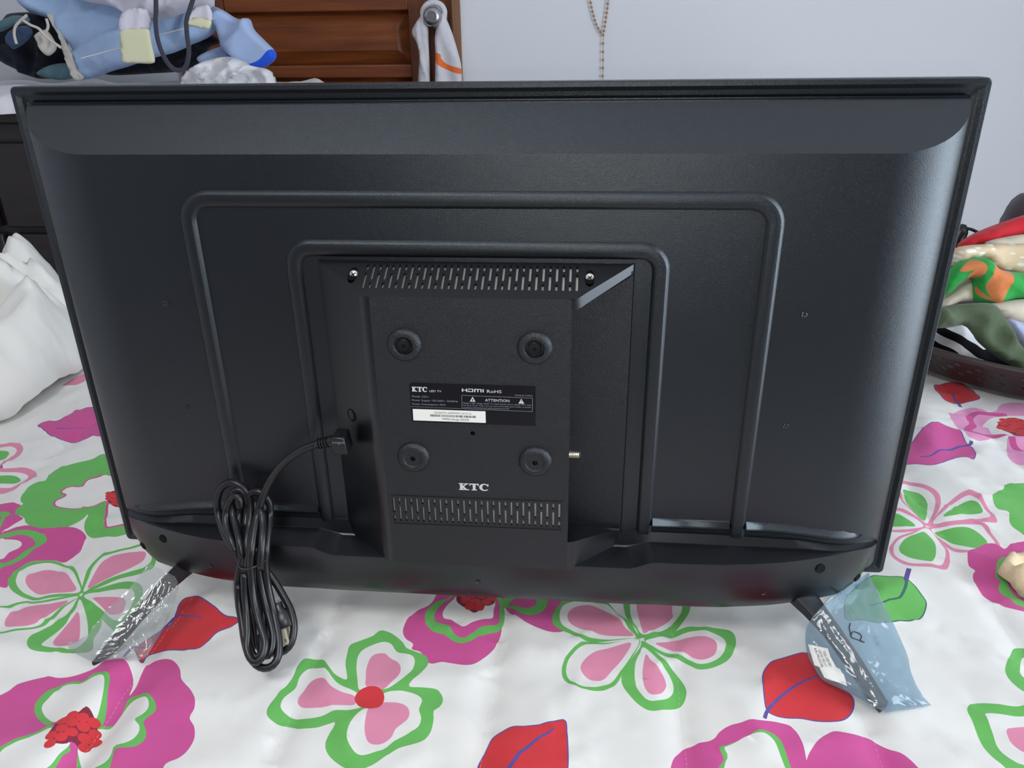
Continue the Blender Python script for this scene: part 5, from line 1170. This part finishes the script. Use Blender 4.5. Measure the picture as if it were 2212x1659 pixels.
mobj('bottom', [bwall(per * i / 64, .0) for i in range(64)] + [bwall(per * i / 64, -.004) for i in range(64)], [list(range(64)), list(range(127, 63, -1))] + [[i, 64 + i, 64 + (i + 1) % 64, (i + 1) % 64] for i in range(64)], m_bask, bk)
c_red = cloth('red_cloth', (206, 44, 56)); c_olive = cloth('olive_cloth', (84, 97, 74), vary=(40, .1)); c_beige = cloth('beige_cloth', (222, 212, 192)); c_green = cloth('green_cloth', (52, 160, 74)); c_orange = cloth('orange_print', (214, 128, 78), vary=(60, .25)); c_lace = cloth('pale_blue_lace', (176, 184, 214))
def pattern(name, ca, cb, sc, kind):
    m = bpy.data.materials.new(name); m.use_nodes = True; nt = m.node_tree; b = nt.nodes['Principled BSDF']; b.inputs['Roughness'].default_value = .9; b.inputs['Specular IOR Level'].default_value = .2
    tc = nt.nodes.new('ShaderNodeTexCoord'); mp = nt.nodes.new('ShaderNodeMapping'); r = nt.nodes.new('ShaderNodeValToRGB'); r.color_ramp.interpolation = 'CONSTANT' if kind == 'zebra' else 'LINEAR'
    r.color_ramp.elements[0].color = lin(ca) + (1,); r.color_ramp.elements[1].color = lin(cb) + (1,)
    if kind == 'zebra':
        t = nt.nodes.new('ShaderNodeTexWave'); t.inputs['Scale'].default_value = sc; t.inputs['Distortion'].default_value = 5; t.inputs['Detail'].default_value = 1; t.inputs['Detail Scale'].default_value = 1.2; r.color_ramp.elements[1].position = .5; mp.inputs['Rotation'].default_value = (0, math.radians(62), 0); o_ = t.outputs['Fac']
    else:
        t = nt.nodes.new('ShaderNodeTexVoronoi'); t.inputs['Scale'].default_value = sc; mp.inputs['Scale'].default_value = (1, 1, 2.2); mp.inputs['Rotation'].default_value = (0, .6, 0); r.color_ramp.elements[0].position = .28; r.color_ramp.elements[1].position = .42; o_ = t.outputs['Distance']
    nt.links.new(tc.outputs['Object'], mp.inputs[0]); nt.links.new(mp.outputs[0], t.inputs[0]); nt.links.new(o_, r.inputs[0]); nt.links.new(r.outputs[0], b.inputs[0]); return m
c_zebra = pattern('zebra_print', (18, 18, 20), (226, 226, 228), 11, 'zebra'); c_leaf = pattern('leaf_print', (240, 236, 226), (222, 200, 166), 60, 'leaf')
GC = 'clothes piled in the basket'
puff('garment', [(2056, 545), (2066, 530), (2100, 506), (2150, 485), (2212, 464), (2300, 440), (2420, 450), (2420, 520), (2300, 520), (2212, 515), (2150, 530), (2100, 540)], vp(.78, .5), 0.034999999999999996, .012, .04, .009, c_red, 'red garment lying on top of the clothes in the basket', 'garment', fold=[(.018, 165, 8, 14), (.006, 120, 24, 20)], seed=31, group=GC)
puff('garment', [(2120, 532), (2165, 513), (2260, 503), (2400, 510), (2400, 560), (2200, 560)], vp(.745, .4), 0.020999999999999998, .012, .03, .009, c_beige, 'plain beige garment folded directly beneath the red one', 'garment', fold=[(.006, 170, 14, 16)], seed=32, group=GC)
puff('garment', [(2052, 548), (2070, 533), (2130, 527), (2200, 526), (2300, 530), (2400, 560), (2380, 610), (2260, 604), (2212, 597), (2170, 590), (2142, 576), (2126, 561), (2098, 563), (2058, 580)], vp(.70, .35), 0.0245, .012, .03, .008, c_leaf, 'cream garment with a white leaf print in the basket', 'garment', fold=[(.016, 150, 10, 12), (.006, 60, 24, 20)], seed=33, group=GC)
puff('garment', [(2040, 600), (2066, 568), (2110, 556), (2128, 556), (2146, 572), (2180, 586), (2300, 596), (2380, 620), (2300, 650), (2212, 649), (2165, 654), (2130, 658), (2103, 650), (2101, 612), (2088, 602), (2062, 628), (2036, 640)], vp(.675, .3), 0.020999999999999998, .012, .022, .0055, [c_green, c_orange], 'bright green garment with orange leaf print in the basket', 'garment',
     prints=[(1, [(2060, 584), (2085, 564), (2108, 566), (2112, 580), (2105, 598), (2087, 602), (2080, 594), (2090, 584), (2074, 587)]), (1, [(2133, 572), (2178, 588), (2166, 615), (2146, 645), (2126, 642), (2117, 620), (2124, 600)]), (1, [(2103, 618), (2120, 640), (2150, 648), (2164, 656), (2140, 653), (2108, 640)])], fold=[(.012, 100, 12, 8), (.005, 30, 30, 24)], seed=34, group=GC)
puff('garment', [(2030, 646), (2058, 624), (2086, 600), (2106, 600), (2108, 652), (2064, 658), (2024, 672)], vp(.70, .3), 0.020999999999999998, .012, .025, .006, c_beige, 'beige cotton fold beside the green print in the basket', 'garment', fold=[(.008, 40, 16, 18)], seed=35, group=GC)
puff('garment', [(2130, 660), (2165, 652), (2212, 646), (2320, 648), (2330, 720), (2240, 726), (2190, 712), (2150, 690)], vp(.655, .3), 0.0245, .012, .03, .008, c_beige, 'pale cream garment below the green print at the rim of the basket', 'garment', fold=[(.006, 160, 12, 14)], seed=36, group=GC)
puff('garment', [(2015, 722), (2018, 704), (2050, 690), (2082, 688), (2112, 726), (2150, 760), (2196, 785), (2190, 796), (2100, 786), (2020, 768)], vp(.635, .25), 0.0196, .012, .03, .008, c_zebra, 'black and white zebra striped garment against the basket rim', 'garment', fold=[(.014, 150, 12, 16)], seed=37, group=GC)
puff('garment', [(2172, 690), (2200, 694), (2260, 720), (2270, 800), (2225, 770), (2198, 738)], vp(.60, .25), 0.013999999999999999, .012, .02, .007, c_lace, 'pale blue lace garment between olive and cream in the basket', 'garment', fold=[(.005, 30, 30, 20)], seed=38, group=GC)
puff('garment', [(2016, 706), (2018, 674), (2050, 660), (2100, 655), (2142, 655), (2162, 668), (2182, 700), (2204, 742), (2232, 772), (2260, 800), (2250, 836), (2205, 846), (2190, 800), (2178, 786), (2150, 772), (2112, 738), (2086, 704), (2050, 708)], vp(.565, .3), 0.018199999999999997, .012, .024, .0065, c_olive, 'olive green garment hanging over the rim of the basket', 'garment', fold=[(.020, 130, 14, 9), (.010, 60, 26, 16)], seed=39, group=GC)
puff('handbag', [(2168, 500), (2178, 478), (2190, 452), (2208, 430), (2240, 412), (2320, 400), (2420, 430), (2430, 560), (2200, 560)], vp(.88), .06, .07, .07, .012, mat('brown_leather', (72, 58, 66), .5, bump=[(200, .2, .001)]), 'dark brown rounded bag behind the red garment', 'bag', seed=40)
tag(mobj('cable', *tube(crom([aty(u, v, .84) for u, v in ((2020, 560), (2050, 512), (2072, 496), (2092, 494), (2112, 502), (2140, 520), (2180, 548))], 7, False), .0028, 8), m_cord, smooth=True), 'thin black cable looping behind the red garment', 'cable')
tag(mobj('charger_plug', *lathe([(.001, -.03), (.010, -.026), (.013, -.012), (.013, .012), (.010, .020), (.004, .026)], aty(2068, 515, .84), (.3, .1, 1), 14), m_cord, smooth=True), 'small black charger beside the thin cable behind the basket', 'charger')

# ------------------------------------------------------------------ bag on the door knob, rosary on the wall
c_net = cloth('white_net_cloth', (216, 214, 220)); c_oran = cloth('orange_band', (240, 120, 58))
FR['k'] = (560, 0, 2.765)
hb = empty('tote_bag', tuple(aty(945, 260, YB - .035)), 'white cloth bag with an orange band hanging from the door knob', 'bag')
puff('side_panel', topx('k', [(995, 70), (960, 100), (910, 188), (940, 260), (955, 340), (948, 480), (940, 700), (1020, 760), (1018, 440), (1012, 250), (1008, 160)]), vp(YB - .030), .012, .008, .02, .006, [c_net, c_oran], parent=hb, fold=[(.006, 0, 40, 6)], seed=51)
puff('front_panel', topx('k', [(1075, 90), (1105, 90), (1150, 190), (1190, 320), (1208, 400), (1212, 520), (1215, 760), (1040, 780), (1050, 480), (1052, 330), (1048, 230), (1062, 150)]), vp(YB - .034), .012, .008, .02, .006, [c_net, c_oran], parent=hb,
     prints=[(1, topx('k', [(1044, 316), (1085, 322), (1092, 352), (1130, 385), (1214, 412), (1220, 442), (1150, 427), (1082, 394), (1056, 366)]))], fold=[(.006, 10, 40, 6)], seed=52)
mobj('handle', *tube(crom([aty(560 + x / 2.765, y / 2.765, YB - .030) for x, y in ((985, 120), (978, 70), (1000, 30), (1040, 14), (1085, 30), (1106, 70), (1098, 120))], 6, False), .0075, 8), c_net, hb, smooth=True)
m_bead = mat('rosary_bead_wood', (176, 132, 92), .4); m_thr = mat('rosary_thread', (150, 120, 90), .6)
J = aty(1303, 76, YB - .007)
ro = empty('rosary', tuple(J), 'brown beaded rosary hanging on the white wall', 'rosary')
def wl_(u, v): return aty(u, v, YB - .007)
lft = [wl_(*q) for q in ((1303, 76), (1293, 62), (1284, 40), (1275, 0), (1268, -50), (1268, -130), (1280, -220), (1292, -262))]; rgt = [wl_(*q) for q in ((1292, -262), (1306, -220), (1318, -130), (1318, -50), (1314, 0), (1309, 40), (1303, 76))]
loop = resample(crom(lft + rgt[1:], 6, False), .0105, False); tail = resample(np.array([J, wl_(1302, 165), wl_(1302, 215)]), .019, False)
mobj('thread', *tube(loop, .0007, 5), m_thr, ro); mobj('thread', *tube(tail, .0007, 5), m_thr, ro)
bsp, bsf = lathe([(0, -.0034), (.0022, -.0026), (.0034, 0), (.0022, .0026), (0, .0034)], (0, 0, 0), (0, 0, 1), 8)
b0 = mobj('bead', np.array(bsp) + loop[0], bsf, m_bead, ro, smooth=True)
bm_ = bpy.data.meshes.new('bead'); bm_.from_pydata([tuple(map(float, q)) for q in bsp], [], bsf); bm_.materials.append(m_bead); bm_.polygons.foreach_set('use_smooth', np.ones(len(bm_.polygons), bool)); b0.data = bm_; b0.location = Vector(loop[0] - ORG[ro.name])
for q in list(loop[1:-1]) + list(tail[1:-1]):
    o_ = b0.copy(); COL.objects.link(o_); o_.parent = ro; o_.location = Vector(q - ORG[ro.name])
cx = tail[-1]
mobj('crucifix', *merge(box((cx[0] - .004, cx[1] - .002, cx[2] - .042), (cx[0] + .004, cx[1] + .003, cx[2])), box((cx[0] - .015, cx[1] - .002, cx[2] - .018), (cx[0] + .015, cx[1] + .003, cx[2] - .010))), m_bead, ro)
nl_ = wl_(1292, -262); tag(mobj('nail', *lathe([(.0015, .012), (.0015, -.012), (.004, -.012), (.004, -.014), (0, -.0145)], (nl_[0], YB - .008, nl_[2]), (0, 1, 0), 10), m_steel, smooth=40), 'small steel nail holding the rosary on the wall', 'nail')
